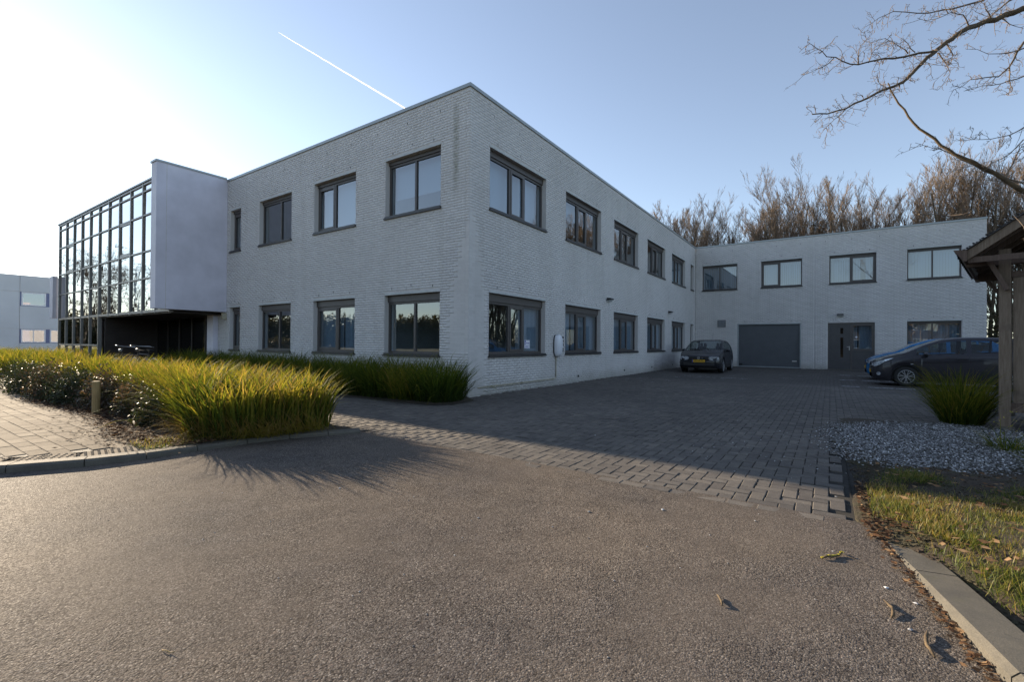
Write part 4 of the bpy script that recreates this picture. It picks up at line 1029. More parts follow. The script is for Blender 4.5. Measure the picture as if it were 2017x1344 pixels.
def below(px):
    for lim, s in ((1300, 'behind the long roofline of the front wing'), (1372, 'just left of where the two roofs meet'), (1455, 'above the first upper window of the rear wing'), (1500, 'above the garage door'), (1580, 'above the second upper window of the rear wing'),
                   (1632, 'above upper windows two and three'), (1726, 'above the third upper window and the side door'), (1787, 'above upper windows three and four'), (1895, 'above the last upper window'), (1945, 'at the end of the rear wing'), (2100, 'past the right end of the rear wing')):
        if px < lim: return s
    return 'beyond the right edge behind the shelter'
from collections import defaultdict
cnt = defaultdict(list); info = []
for (x, y) in row:
    u = view_uv((x, y, 9)); s = below(u[0] if u else 3000); cnt[s].append(x); info.append((x, y, s))
ordw = ['leftmost', 'second from left', 'third from left', 'fourth from left', 'fifth from left', 'sixth from left', 'seventh from left', 'eighth from left', 'ninth from left', 'tenth from left', 'eleventh from left', 'twelfth from left', 'thirteenth from left', 'fourteenth from left', 'fifteenth from left', 'sixteenth from left']
for k, (x, y, s) in enumerate(info):
    tm, cm = PR[(k*3) % 5]; sc = random.uniform(.96, 1.03)*(1.0 if x > -6 else 1.02)
    if abs(x-3.1) < .45: sc = 1.14
    if x > 11: sc *= 1.05
    i = sorted(cnt[s]).index(x)
    pre = 'tallest ' if sc > 1.10 else ''
    t = empty('bare_tree', (x, y, 0), random.random()*6.28, label=f"{pre}bare {'brown' if (k*3) % 5 % 2 == 0 else 'grey'} tree {s}"+(f", {ordw[i]}" if len(cnt[s]) > 1 else ''), cat='tree', group='bare trees in the row behind the rear wing')
    t.scale = (sc*1.0, sc*1.0, sc*.80)
    link('trunk', tm, t); link('crown', cm, t)
# ivy-clad hedge seen through the gap right of the rear wing
def leafbox(x0, x1, y0, y1, h, n, s, mat, tone_m=.45):
    P = rng.uniform((x0, y0, 0), (x1, y1, 1), (n, 3)); P[:, 2] *= h*(1+.18*np.sin(P[:, 0]*2.3)+.1*np.sin(P[:, 0]*7)); a = rng.normal(0, 1, (n, 3)); a /= np.linalg.norm(a, axis=1)[:, None]; b = np.cross(a, rng.normal(0, 1, (n, 3))); b /= np.linalg.norm(b, axis=1)[:, None]
    q = s*rng.uniform(.6, 1.4, n)[:, None]; V = np.stack([P-a*q, P-b*q*.6, P+a*q, P+b*q*.6], 1).reshape(-1, 3); return npmesh('foliage', V, np.arange(4*n).reshape(n, 4), mat, np.clip(rng.normal(tone_m, .3, n), 0, 1))
hd = empty('hedge', (18, 24.5, 0), label='dark brown-green hedge in the gap between the rear wing and the shelter', cat='hedge')
link('foliage', leafbox(-5.4, 8, -1.2, 1.2, 2.7, 26000, .06, M['ivy'], .4), hd, kind='stuff')
mb = MB()
for k in range(60): x = random.uniform(-5.3, 7.5); mb.tube([(x, random.uniform(-.9, .9), 0), (x+random.gauss(0, .2), random.uniform(-.9, .9), random.uniform(2.2, 3.8))], [.02, .006], 3, False)
mb.build('stem', M['bark'], hd)

# ------------------------------------------------------------------ near tree whose branches hang into the picture
BR={"A":[[8.53,0.11,5.29],[8.33,-0.12,5.16],[8.13,-0.33,5.04],[7.94,-0.55,4.91],[7.79,-0.72,4.77],[7.7,-0.83,4.67],[7.61,-0.93,4.57],[7.5,-1.06,4.44],[7.41,-1.16,4.31],[7.32,-1.26,4.18],[7.23,-1.36,4.09],[7.13,-1.48,4.02],[7.01,-1.62,3.93],[6.88,-1.78,3.82],[6.75,-1.94,3.71],[6.59,-2.13,3.62],[6.46,-2.3,3.58]],"B":[[7.61,-0.93,4.56],[7.43,-1.14,4.48],[7.18,-1.42,4.36],[7.01,-1.63,4.29],[6.86,-1.8,4.21],[6.72,-1.98,4.2],[6.58,-2.15,4.21],[6.49,-2.27,4.27],[6.42,-2.35,4.31]],"B2":[[6.64,-2.08,4.21],[6.56,-2.17,4.11],[6.49,-2.26,4.05],[6.37,-2.41,3.96]],"C":[[8.25,0.52,5.75],[8.0,0.34,5.66],[7.82,0.22,5.62],[7.55,0.04,5.58],[7.29,-0.14,5.6],[7.13,-0.25,5.51],[6.98,-0.35,5.39]],"D":[[8.37,-0.07,5.34],[8.25,-0.2,5.2],[8.13,-0.33,5.06],[8.06,-0.42,5.0]],"E":[[8.33,-0.74,2.88],[8.19,-0.76,3.02],[8.08,-0.78,3.13],[7.93,-0.81,3.26],[7.77,-0.84,3.37],[7.65,-0.86,3.49],[7.6,-0.88,3.57],[7.46,-0.91,3.71],[7.36,-0.93,3.87],[7.27,-0.95,4.04],[7.19,-0.97,4.23],[7.17,-0.98,4.3]],"F":[[8.37,-0.57,3.01],[8.23,-0.59,3.08],[8.05,-0.62,3.19],[7.85,-0.67,3.35],[7.72,-0.69,3.47],[7.59,-0.72,3.53],[7.44,-0.76,3.61]],"G":[[8.61,0.41,3.95],[8.46,0.31,3.85],[8.27,0.18,3.8],[8.08,0.05,3.79],[7.98,-0.02,3.77]],"H":[[8.81,1.26,5.41],[8.72,1.18,5.25],[8.63,1.1,5.04],[8.5,0.98,4.89],[8.33,0.81,4.85],[8.16,0.65,4.8],[7.97,0.47,4.64]],"I":[[8.81,1.26,5.32],[8.59,1.06,5.22],[8.37,0.85,5.18],[8.11,0.61,5.21]],"J":[[8.81,1.27,4.94],[8.63,1.1,4.85],[8.42,0.9,4.76],[8.2,0.69,4.68],[8.09,0.59,4.64]],"K":[[8.63,1.1,5.04],[8.63,1.1,4.86],[8.67,1.13,4.72],[8.61,1.08,4.65]],"L":[[7.7,-0.83,4.66],[7.77,-0.74,4.55],[7.75,-0.76,4.46],[7.7,-0.82,4.37]],"L2":[[7.62,-0.91,4.54],[7.7,-0.82,4.43],[7.74,-0.78,4.34],[7.7,-0.82,4.18]],"M":[[7.32,-1.26,4.45],[7.25,-1.34,4.5],[7.16,-1.45,4.54],[7.1,-1.53,4.55]],"M2":[[7.39,-1.18,4.48],[7.32,-1.26,4.56],[7.25,-1.35,4.6]],"N":[[7.13,-1.48,4.02],[7.05,-1.58,4.05],[7.02,-1.61,4.12]],"N2":[[6.75,-1.94,3.71],[6.69,-2.01,3.62],[6.62,-2.1,3.53],[6.55,-2.18,3.44]],"O":[[6.86,-1.8,4.22],[6.86,-1.8,4.35],[6.93,-1.73,4.49],[6.91,-1.75,4.58]],"O2":[[6.95,-1.7,4.25],[6.98,-1.67,4.35],[7.0,-1.65,4.39]],"P":[[8.17,-0.29,5.07],[8.11,-0.36,5.17],[8.09,-0.38,5.27]],"P2":[[8.23,-0.23,5.11],[8.37,-0.07,5.06],[8.53,0.11,5.05]],"Q":[[7.34,-1.9,2.51],[7.49,-1.8,2.51],[7.66,-1.68,2.49],[7.93,-1.5,2.5],[8.2,-1.32,2.5]],"R":[[8.33,-0.74,2.97],[8.15,-0.77,3.01],[8.0,-0.79,3.05],[7.9,-0.81,3.05]],"R2":[[8.33,-0.74,2.86],[8.13,-0.77,2.89]],"S":[[7.93,-0.56,4.93],[7.87,-0.64,5.03],[7.75,-0.77,5.03],[7.61,-0.93,4.92],[7.41,-1.16,4.87]],"T":[[8.19,-0.76,3.03],[8.25,-0.75,3.2],[8.3,-0.75,3.34],[8.33,-0.74,3.4]],"T2":[[8.33,-0.74,3.44],[8.22,-0.76,3.3],[8.1,-0.78,3.24],[8.0,-0.8,3.24]]}
nt_root = empty('street_tree', (11.2, -2.2, 0), label='bare knobbly-twigged tree whose branches reach in from the upper right', cat='tree')
OFF = Vector((11.2, -2.2, 0))
def L_(pts): return [Vector(p)-OFF for p in pts]
tr = MB(); tr.tube(L_([(11.2, -2.2, 0), (11.18, -2.15, 1.2), (11.1, -2.2, 2.4), (11.2, -2.1, 4.0), (11.1, -2.0, 5.6), (11.3, -1.9, 7.6), (11.2, -1.8, 9.5)]), [.19, .16, .145, .13, .10, .06, .02], 10)
tr.build('trunk', M['branch'], nt_root, smooth=True)
lim = MB()
lim.tube(L_([(11.12, -2.05, 3.6), (10.2, -1.1, 4.5), (9.3, -.45, 5.2)]+[tuple(BR['A'][0])]), [.07, .058, .045, .036], 7)
lim.tube(L_([(11.1, -2.2, 2.2), (9.9, -1.5, 2.5), (9.0, -1.0, 2.7)]+[tuple(BR['E'][0])]), [.06, .045, .032, .026], 7)
lim.tube(L_([(11.15, -2.1, 4.6), (10.1, .1, 5.3), (9.3, 1.1, 5.5), tuple(BR['H'][0])]), [.06, .04, .025, .016], 6)
lim.tube(L_([(10.1, .1, 5.3), (9.3, .9, 5.2), tuple(BR['J'][0])]), [.03, .02, .010], 5)
lim.tube(L_([(10.1, .1, 5.3), (9.4, .9, 5.5), tuple(BR['I'][0])]), [.03, .02, .010], 5)
lim.tube(L_([(9.9, -1.5, 2.5), (9.2, -.2, 3.6), tuple(BR['G'][0])]), [.035, .02, .012], 5)
lim.tube(L_([(10.2, -1.1, 4.5), (9.2, -.1, 5.6), (8.9, .5, 6.0), tuple(BR['C'][0])]), [.04, .025, .02, .014], 5)
lim.tube(L_([(9.3, -.45, 5.2), (8.8, -.1, 5.45), tuple(BR['D'][0])]), [.03, .02, .012], 5)
R0 = dict(A=.034, B=.013, B2=.006, C=.012, D=.011, E=.026, F=.010, G=.008, H=.015, I=.009, J=.009, K=.010, L=.008, L2=.008, M=.007, M2=.006, N=.006, N2=.006, O=.006, O2=.005, P=.009, P2=.008, Q=.007, R=.006, R2=.006, S=.008, T=.008, T2=.006)
tw = MB()
def twiglet(p, d, L, r, lev=0):
    """short, crooked, knobbly twig"""
    q = Vector(p); pts = [q.copy()]; dr = Vector(d).normalized()
    for i in range(3): dr = (dr+Vector((random.gauss(0, .28), random.gauss(0, .28), random.gauss(0, .28)))).normalized(); q = q+dr*L/3; pts.append(q.copy())
    tw.tube([v-OFF for v in pts], [r, r*.85, r*.7, r*.75], 4)
    if lev < 2:
        for v, k in zip(pts[1:], (1, 1, 2)):
            for _ in range(k):
                if random.random() < .62: twiglet(v, dr*.5+Vector((random.gauss(0, 1), random.gauss(0, 1), random.gauss(0, 1)))*.6, L*random.uniform(.3, .6), r*.7, lev+1)
for k, pts in BR.items():
    r0 = R0[k]; n = len(pts)
    # jitter in between so that the limb is not a straight run
    P = [Vector(pts[0])]
    for a, b in zip(pts, pts[1:]):
        a, b = Vector(a), Vector(b); m_ = (a+b)/2+Vector((random.gauss(0, 1), random.gauss(0, 1), random.gauss(0, 1)))*(a-b).length*.035; P += [m_, b]
    end = .25 if k in 'E' else .16
    rad = [max(.0022, r0*(1-(1-end)*(i/(len(P)-1))**.85)) for i in range(len(P))]
    (lim if r0 > .012 else tw).tube([p-OFF for p in P], rad, 7 if r0 > .012 else 5)
    bare = k in ('E', 'Q', 'R', 'R2')
    for i in range(1, len(P)):
        seg = P[i]-P[i-1]
        for _ in range(3 if not bare else (1 if random.random() < .3 else 0)):
            if random.random() < .72:
                t = random.random(); p = P[i-1].lerp(P[i], t); side = seg.normalized().cross(Vector((random.gauss(0, 1), random.gauss(0, 1), random.gauss(0, 1)))).normalized()
                twiglet(p, side+seg.normalized()*random.uniform(.2, .8), random.uniform(.05, .17) if not bare else random.uniform(.1, .22), .0033 if r0 > .006 else .0025)
lim.build('limb', M['branch'], nt_root, smooth=True); tw.build('twig', M['twig_grey'], nt_root)
# upper crown out of the frame, so the tree is whole from other positions
t_, c_ = bare_tree_mesh(77, 5.5, .5, 3, .006, levels=2, fastig=False)
o = t_.build('limb', M['branch'], nt_root); o.location = (0, 0, 5.2); o = c_.build('crown', M['twig_grey'], nt_root); o.location = (0, 0, 5.2)

# ------------------------------------------------------------------ timber shelter at the right
sh = empty('shelter', (8.70, 1.62, 0), radians(-13), label='brown timber shelter with corrugated roof and plank walls at the right edge', cat='shelter')
def S(mb, name, m, par=None, **k):
    for i, v in enumerate(mb.v): mb.v[i] = (v[0]-8.70, v[1]-1.62, v[2])
    return mb.build(name, m, par or sh, **k)
posts = [(8.705, 1.63), (10.9, 1.63), (8.705, 3.9), (10.9, 3.9)]
for (x, y) in posts: mb = MB(); mb.box((x-.062, y-.062, -.02), (x+.062, y+.062, 2.62)); S(mb, 'post', M['wood'])
for (x, y) in posts: mb = MB(); mb.box((x-.1, y-.1, -.02), (x+.1, y+.1, .06)); S(mb, 'footing', M['kerb'])
mb = MB(); mb.box((8.3, 1.57, 2.40), (11.3, 1.69, 2.52)); S(mb, 'beam', M['wood2'])
mb = MB(); mb.box((8.3, 3.84, 2.40), (11.3, 3.96, 2.52)); S(mb, 'beam', M['wood2'])
mb = MB(); mb.box((8.66, 1.58, 2.525), (8.75, 4.4, 2.60)); S(mb, 'beam', M['wood2'])
mb = MB(); mb.bar((8.52, 1.50, 2.52), (8.73, 1.50, 2.02), .055, .10, up=(0, 1, 0)); S(mb, 'brace', M['wood2'])
mb = MB(); mb.bar((8.4, 3.98, 2.5), (8.70, 3.98, 2.02), .055, .10, up=(0, 1, 0)); S(mb, 'brace', M['wood2'])
mb = MB(); mb.box((8.34, 1.235, 2.42), (11.26, 1.275, 2.50)); S(mb, 'tie_beam', M['wood2'])
# front panel: rails and upright planks
mb = MB(); mb.box((8.77, 1.59, 2.21), (10.83, 1.67, 2.29)); S(mb, 'rail', M['wood2'])
mb = MB(); mb.box((8.77, 1.58, .27), (10.83, 1.66, .40)); S(mb, 'rail', M['wood2'])
x = 8.785; k = 0
while x < 10.75:
    w_ = .155; off = 0 if k % 2 == 0 else .022; mb = MB(); mb.box((x, 1.605+off, .405), (x+w_, 1.627+off, 2.205)); S(mb, 'plank', M['wood'] if k % 2 == 0 else M['wood2']); x += w_-.0; k += 1
y = 1.78
while y < 3.75: mb = MB(); mb.box((10.86, y, .3), (10.885, y+.14, 2.25)); S(mb, 'plank', M['wood']); y += .146
x = 8.785
while x < 10.75: mb = MB(); mb.box((x, 3.9, .3), (x+.145, 3.922, 2.25)); S(mb, 'plank', M['wood']); x += .15
# roof: two slopes with verge boards, corrugated sheets, gutter on the left eave
ex, ez = 8.30, 2.50; rx_, rz_ = 9.80, 3.63; sl_ = (rz_-ez)/(rx_-ex)
for y in (1.20, 4.42):
    for sg in (1, -1):
        mb = MB(); a = Vector((ex if sg > 0 else 2*rx_-ex, y, ez)); b = Vector((rx_, y, rz_)); n_ = Vector((-(b-a).z, 0, (b-a).x)).normalized()*(.055 if sg > 0 else -.055)
        mb.add([a-n_, b-n_, b+n_, a+n_]+[p+Vector((0, .028, 0)) for p in (a-n_, b-n_, b+n_, a+n_)], [(0, 1, 2, 3), (7, 6, 5, 4), (0, 4, 5, 1), (2, 6, 7, 3), (1, 5, 6, 2), (0, 3, 7, 4)]); S(mb, 'verge_board', M['wood'])
for sg in (1, -1):
    mb = MB(); n = 96; V_ = []
    for i in range(n+1):
        y = 1.17+3.3*i/n; h_ = .02*sin(i*2*pi/8)+random.uniform(-.003, .003)
        for (t, dz) in ((-.05, 0), (1, 0)):
            x = ex+(rx_-ex)*t; z = ez+.085+(rz_-ez)*t+h_; x = x if sg > 0 else 2*rx_-x; V_.append((x, y, z)); V_.append((x, y, z-.012))
    F_ = []
    for i in range(n): a = i*4; F_ += [(a, a+2, a+6, a+4), (a+1, a+5, a+7, a+3), (a, a+4, a+5, a+1)]
    F_ += [(0, 1, 3, 2), (n*4, n*4+2, n*4+3, n*4+1)]
    mb.add(V_, F_); S(mb, 'roof_sheet', M['roofsheet'])
# ragged moss and sheet laps along the visible verge
mb = MB()
for i in range(46):
    t = i/45; x = ex+(rx_-ex)*t; z = ez+.10+(rz_-ez)*t; v, f = rock((x, 1.19+random.uniform(-.015, .02), z+random.uniform(-.004, .012)), random.uniform(.016, .03), .8); mb.add(v, f)
S(mb, 'moss', M['roofsheet'], kind='stuff')
mb = MB()
for k in range(5): y = 1.6+k*.6; mb.bar((ex+.05, y, ez+.02), (rx_, y, rz_+.0), .045, .07); mb.bar((2*rx_-ex-.05, y, ez+.02), (rx_, y, rz_), .045, .07)
S(mb, 'rafter', M['wood2'])
mb = MB(); prof = [(8.19, 2.61), (8.30, 2.44), (8.335, 2.44), (8.335, 2.60)]
P0 = [(x, 1.16, z) for x, z in prof]+[(x, 4.45, z) for x, z in prof]; mb.add(P0, [(0, 1, 2, 3), (7, 6, 5, 4), (0, 4, 5, 1), (1, 5, 6, 2), (2, 6, 7, 3)]); S(mb, 'gutter', M['wood2'])

# ------------------------------------------------------------------ wooden post in the bed, twigs on the road
p_ = empty('wooden_post', (-2.86, -5.62, .05), label='short yellowish wooden post standing in front of the low shrubs', cat='post')
mb = MB(); mb.tube([(0, 0, -.1), (0, 0, .50), (0, 0, .515)], [.052, .052, .044], 14); mb.build('shaft', M['postwood'], p_, smooth=False)
def stick(x, y, a, L, r, label, m, bend=.3):
    pts = []; q = Vector((-.5*L*cos(a), -.5*L*sin(a), r)); 
    for i in range(7): pts.append(q.copy()); aa = a+bend*(i-3)*.25+random.gauss(0, .12); q = q+Vector((cos(aa), sin(aa), 0))*L/6; q.z = r+random.uniform(0, .012)
    o = empty('twig', (x, y, 0), label=label, cat='twig'); mb = MB(); mb.tube(pts, [r*.6, r, r, r*.9, r, r*.85, r*.4], 6); mb.build('stem', m, o, smooth=True)
    return o, pts
o, pts = stick(6.63, -4.73, 1.05, .19, .007, 'twig crusted with yellow lichen lying on the asphalt near the yard corner', M['branch'])
mb = MB()
for i in range(60): q = Vector(random.choice(pts)).lerp(Vector(random.choice(pts)), .1); mb.tone = random.uniform(.3, 1); v, f = rock((q.x+random.gauss(0, .003), q.y+random.gauss(0, .003), q.z+.003), random.uniform(.003, .006), 1.2); mb.add(v, f)
mb.build('lichen', M['yellowleaf'], o, kind='stuff')
mb = MB(); mb.tube([(.02, .03, .012), (.10, -.02, .02), (.17, -.05, .006)], [.002, .0015, .001], 4); mb.build('side_shoot', M['branch'], o)
stick(6.83, -5.24, 1.75, .16, .0065, 'curved brown twig on the asphalt halfway down the right kerb', M['branch'], .5)
stick(6.96, -5.46, 1.5, .20, .007, 'longest brown twig on the asphalt beside the kerb at lower right', M['branch'], -.5)
stick(6.19, -5.61, 2.1, .09, .006, 'short stubby twig alone on the open asphalt', M['branch'], .2)
stick(4.52, -7.22, .2, .07, .002, 'thin straw-coloured stalk on the asphalt in the lower left', M['postwood'], .05)

# ------------------------------------------------------------------ bicycle behind the front bed
def bicycle(x, y, rz, label, lean=.0):
    o = empty('bicycle', (x, y, 0), rz, label=label, cat='bicycle'); o.rotation_euler = (lean, 0, rz)
    for nm, cx in (('wheel', -.52), ('wheel', .52)):
        mb = MB(); R_ = .335
        pts = [(cx+R_*cos(t), 0, .35+R_*sin(t)) for t in [2*pi*k/28 for k in range(29)]]; mb.tube(pts, .017, 6, False); wl = mb.build(nm, M['black'], o)
        sp = MB(); sp.tube([(cx+.315*cos(t), 0, .35+.315*sin(t)) for t in [2*pi*k/28 for k in range(29)]], .008, 5, False)
        for k in range(16): t = pi*k/8; sp.bar((cx, .02*(-1)**k, .35), (cx+.31*cos(t), 0, .35+.31*sin(t)), .003)
        sp.disc((cx, 0, .35), (0, 1, 0), .03, .08, 10); sp.build('rim', M['steel'], wl)
    f = MB(); bb = (-.08, 0, .29); hd_ = (.36, 0, .80); st = (-.2, 0, .78)
    for a, b, r in ((bb, hd_, .017), (bb, st, .016), (st, hd_, .014), (bb, (-.52, 0, .35), .011), (st, (-.52, 0, .35), .009), (hd_, (.52, 0, .35), .012), (hd_, (.33, 0, 1.0), .013), (st, (-.23, 0, .90), .013)): f.tube([a, b], r, 7)
    f.build('frame', M['black'], o)
    h = MB(); h.tube([(.20, -.30, 1.03), (.28, -.26, 1.05), (.36, -.1, 1.04), (.36, .1, 1.04), (.28, .26, 1.05), (.20, .30, 1.03)], .012, 7); hb = h.build('handlebar', M['steel'], o, smooth=True)
    for s in (-1, 1): g_ = MB(); g_.tube([(.12, s*.315, 1.02), (.22, s*.295, 1.035)], .017, 7); g_.build('grip', M['black'], hb)
    l = MB(); l.disc((.42, 0, .93), (1, 0, -.1), .04, .06, 12); l.build('headlight', M['steel'], o)
    s_ = MB(); s_.add([(-.36, -.08, .93), (-.36, .08, .93), (-.20, .05, .95), (-.08, .02, .94), (-.08, -.02, .94), (-.20, -.05, .95), (-.34, -.06, .88), (-.34, .06, .88), (-.1, 0, .90)], [(0, 1, 2, 3, 4, 5), (1, 0, 6, 7), (0, 5, 4, 8, 6), (3, 2, 1, 7, 8), (6, 8, 7)]); s_.build('saddle', M['black'], o)
    c = MB(); c.disc((-.08, .05, .29), (0, 1, 0), .09, .006, 18); c.bar((-.08, .07, .29), (-.0, .07, .14), .015); c.bar((-.08, -.07, .29), (-.16, -.07, .44), .015); c.build('crank', M['steel'], o)
bicycle(-10.3, -3.05, radians(205), 'bicycle with silver handlebar parked behind the front grass bed', .10)
bicycle(-10.9, -2.55, radians(190), 'second bicycle, mostly hidden, parked nearer the dark entrance', .08)

# ------------------------------------------------------------------ cars
def car_paint(name, c, metal=.4):
    m = N(name); m.base(m.mix(1., c, m.ramp(m.noise(3, 3), [(.3, .88), (.7, 1.08)]), 'MULTIPLY')); m.set(Metallic=metal*.5, Roughness=.45, Specular_IOR_Level=.25, Coat_Weight=.6, Coat_Roughness=.03); return m.m
def make_car(paint, S_, name, label, loc, rz, front='hatch', plate=None, badge=False):
    """nose at x=0, body runs along +x, left/right are +-y"""
    o = empty(name, loc, rz, label=label, cat='car'); L = S_['L']; W = S_['W']/2
    xf, xr, R_ = S_['xf'], S_['xr'], S_['R']; ar = R_+.055
    base = list(np.linspace(0, .12, 4))+list(np.linspace(.2, L-.2, 64))+list(np.linspace(L-.12, L, 4))
    for xw in (xf, xr): base += [xw-ar-.002, xw+ar+.002]+[xw+ar*cos(t) for t in np.linspace(.12, pi-.12, 11)]
    for kx in S_['keys']: base.append(kx)
    xs = np.array(sorted(set(np.round(base, 4))))
    def it(tab): return np.interp(xs, [a for a, _ in tab], [b for _, b in tab])
    def sm(y, k=1):
        for _ in range(k): y = np.concatenate([y[:1], (y[:-2]+2*y[1:-1]+y[2:])/4, y[-1:]])
        return y
    zt = sm(it(S_['top']), 2); zb = sm(it(S_['belt']), 2); zb = np.minimum(zb, zt-.012); wm = sm(it(S_['wid'])*W, 2); tum = it(S_['tum']); zl = it(S_['low'])
    arch = np.zeros_like(xs); 
    for xw in (xf, xr):
        q = ar**2-(xs-xw)**2; arch = np.maximum(arch, np.where(q > 0, R_+np.sqrt(np.maximum(q, 0)), 0))
    zl2 = np.maximum(zl, arch)
    n = len(xs); rings = []
    gh = zt-zb
    wr = wm*.955-tum*gh
    for (f_y, f_z) in ((.955, 0), (1., .16), (1.0, .5), (.985, .8), (.958, 1.)): rings.append((wm*f_y, zl2+(zb-zl2)*f_z))
    rings.append((wm*.955-tum*gh*.12, zb+gh*.07)); rings.append((wm*.955-tum*gh*.78, zb+gh*.82)); rings.append((wr-.0, zb+gh*.93)); rings.append((wr-.045, zb+gh*.985)); rings.append((wr*.55, zt+.012*np.minimum(1, gh*4))); rings.append((wr*0, zt+.016*np.minimum(1, gh*4)))
    nr = len(rings)
    V = np.zeros((n, 2*nr-1, 3))
    for k, (y, z) in enumerate(rings):
        V[:, k] = np.stack([xs, -y, z], 1); V[:, 2*nr-2-k] = np.stack([xs, y, z], 1)
    nc = 2*nr-1; A_, B_ = S_['ws'];  C0, C1 = S_['side']; Dp = S_['pillars']; R0_, R1_ = S_['rw']
    body = []; glass_side = {}; ws = []; rw = []
    for i in range(n-1):
        xm = (xs[i]+xs[i+1])/2
        for k in range(nc-1):
            f = (i*nc+k, i*nc+k+1, (i+1)*nc+k+1, (i+1)*nc+k); kk = min(k, nc-2-k)
            if kk == 5 and C0 < xm < C1 and gh[i] > .04 and gh[i+1] > .04:
                hit = False
                for q, (p0, p1) in enumerate(Dp):
                    if p0 < xm < p1: hit = True
                if not hit:
                    q = sum(1 for p0, p1 in Dp if xm > p1); glass_side.setdefault((q, k < nr-1), []).append(f); continue
            if kk >= 8 and A_ < xm < B_: ws.append(f); continue
            if kk >= 8 and R0_ < xm < R1_: rw.append(f); continue
            body.append(f)
    VV = [tuple(p) for p in V.reshape(-1, 3)]
    def part(fs, nm, m, smooth=True, par=o):
        used = sorted({v for f in fs for v in f}); mp_ = {v: i for i, v in enumerate(used)}; me = bpy.data.meshes.new(nm); me.from_pydata([VV[v] for v in used], [], [tuple(mp_[v] for v in f) for f in fs]); me.materials.append(m)
        if smooth: me.polygons.foreach_set('use_smooth', [True]*len(me.polygons))
        return link(nm, me, par)
    body.append(tuple(range(nc))[::-1]); body.append(tuple((n-1)*nc+k for k in range(nc)))
    part(body, 'body', paint)
    part(ws, 'windscreen', M['carglass']); 
    if rw: part(rw, 'rear_window', M['carglass'])
    for kf, fs in glass_side.items(): part(fs, 'side_window', M['carglass'])
    # underbody, interior, wheels
    u = MB(); u.box((.25, -W*.88, .2), (L-.25, W*.88, .30)); u.build('underbody', M['black'], o)
    for xw in (xf, xr): u = MB(); u.box((xw-ar, -W*.84, .25), (xw+ar, W*.84, R_+ar+.02)); u.build('wheel_well', M['black'], o)
    it_ = MB(); it_.box((S_['ws'][0]+.25, -W*.86, .55), (S_['ws'][0]+.55, W*.86, zb[np.searchsorted(xs, B_)]-.04))
    it_.build('dashboard', M['black'], o)
    for sx in (B_+.15, B_+1.05):
        for sy in (-.36, .36):
            s_ = MB(); s_.box((sx-.05, sy-.22, .35), (sx+.42, sy+.22, .58)); s_.bar((sx+.40, sy, .5), (sx+.58, sy, 1.08), .42, .12, up=(0, 1, 0)); s_.bar((sx+.58, sy, 1.09), (sx+.62, sy, 1.27), .22, .09, up=(0, 1, 0)); s_.build('car_seat', M['black'], o)
    for xw in (xf, xr):
        for sy in (-1, 1):
            y = sy*(W-.11); mb = MB(); 
            prof = [(R_-.045, -.1), (R_-.01, -.1), (R_, -.07), (R_, .07), (R_-.01, .1), (R_-.05, .105), (R_*.67, .095)]
            K = 28; vs = []; fs = []
            for k in range(K):
                t = 2*pi*k/K
                for (r_, yy) in prof: vs.append((xw+r_*cos(t), y+sy*yy, R_+r_*sin(t)))
            m_ = len(prof)
            for k in range(K):
                for j in range(m_-1): fs.append((k*m_+j, k*m_+j+1, ((k+1) % K)*m_+j+1, ((k+1) % K)*m_+j))
            mb.add(vs, fs); wh = mb.build('wheel', M['tyre'], o, smooth=True)
            rm = MB(); rm.disc((xw, y+sy*.03, R_), (0, 1, 0), R_*.64, .02, 24); rm.build('brake_disc', M['black'], wh)
            rm = MB(); nsp = S_.get('spokes', 7)
            rm.tube([(xw+R_*.66*cos(t), y+sy*.088, R_+R_*.66*sin(t)) for t in [2*pi*k/24 for k in range(25)]], .011, 5, False)
            for k in range(nsp):
                t = 2*pi*k/nsp+.2
                for dt in ((-.17, .17) if S_.get('twin') else (0,)):
                    rm.bar((xw+.04*cos(t), y+sy*.085, R_+.04*sin(t)), (xw+R_*.65*cos(t+dt), y+sy*.092, R_+R_*.65*sin(t+dt)), .016, .026 if not S_.get('twin') else .017, up=(0, 1, 0))
            rm.disc((xw, y+sy*.09, R_), (0, 1, 0), .045, .02, 12); rm.build('rim', M['rim'], wh)
    # arch lip
    for xw in (xf, xr):
        for sy in (-1, 1):
            wy = float(np.interp(xw, xs, wm)); mb = MB(); pts = [(xw+ar*cos(t), sy*wy*.962, R_+ar*sin(t)) for t in np.linspace(-.1, pi+.1, 18)]; mb.tube(pts, .014, 5); mb.build('wheel_arch', M['black'] if S_.get('plastic', True) else paint, o, smooth=True)
    # mirrors, handles
    mxx = A_+S_.get('mir', .55)
    for sy in (-1, 1):
        wy = float(np.interp(mxx, xs, wm*.955)); zz_ = float(np.interp(mxx, xs, zb))
        bm = bmesh.new(); bmesh.ops.create_icosphere(bm, subdivisions=2, radius=1); me = bpy.data.meshes.new('mirror')
        for v in bm.verts: v.co = Vector((mxx+v.co.x*.075*(1 if v.co.x < 0 else .45), sy*(wy+.11)+v.co.y*.105, zz_+.055+v.co.z*.066))
        bm.to_mesh(me); bm.free(); me.materials.append(paint if S_.get('mirpaint', True) else M['black']); me.polygons.foreach_set('use_smooth', [True]*len(me.polygons)); mo = link('mirror', me, o)
        a_ = MB(); a_.bar((mxx+.02, sy*(wy-.02), zz_+.0), (mxx+.02, sy*(wy+.08), zz_+.02), .05, .03); a_.build('mirror_arm', M['black'], mo)
        hx = S_['handle']; hy = float(np.interp(hx, xs, wm)); hz = float(np.interp(hx, xs, zb))-.11
        a_ = MB(); a_.bar((hx, sy*(hy*.985+.018), hz), (hx+.19, sy*(hy*.985+.018), hz+.004), .022, .03); a_.build('door_handle', paint, o)
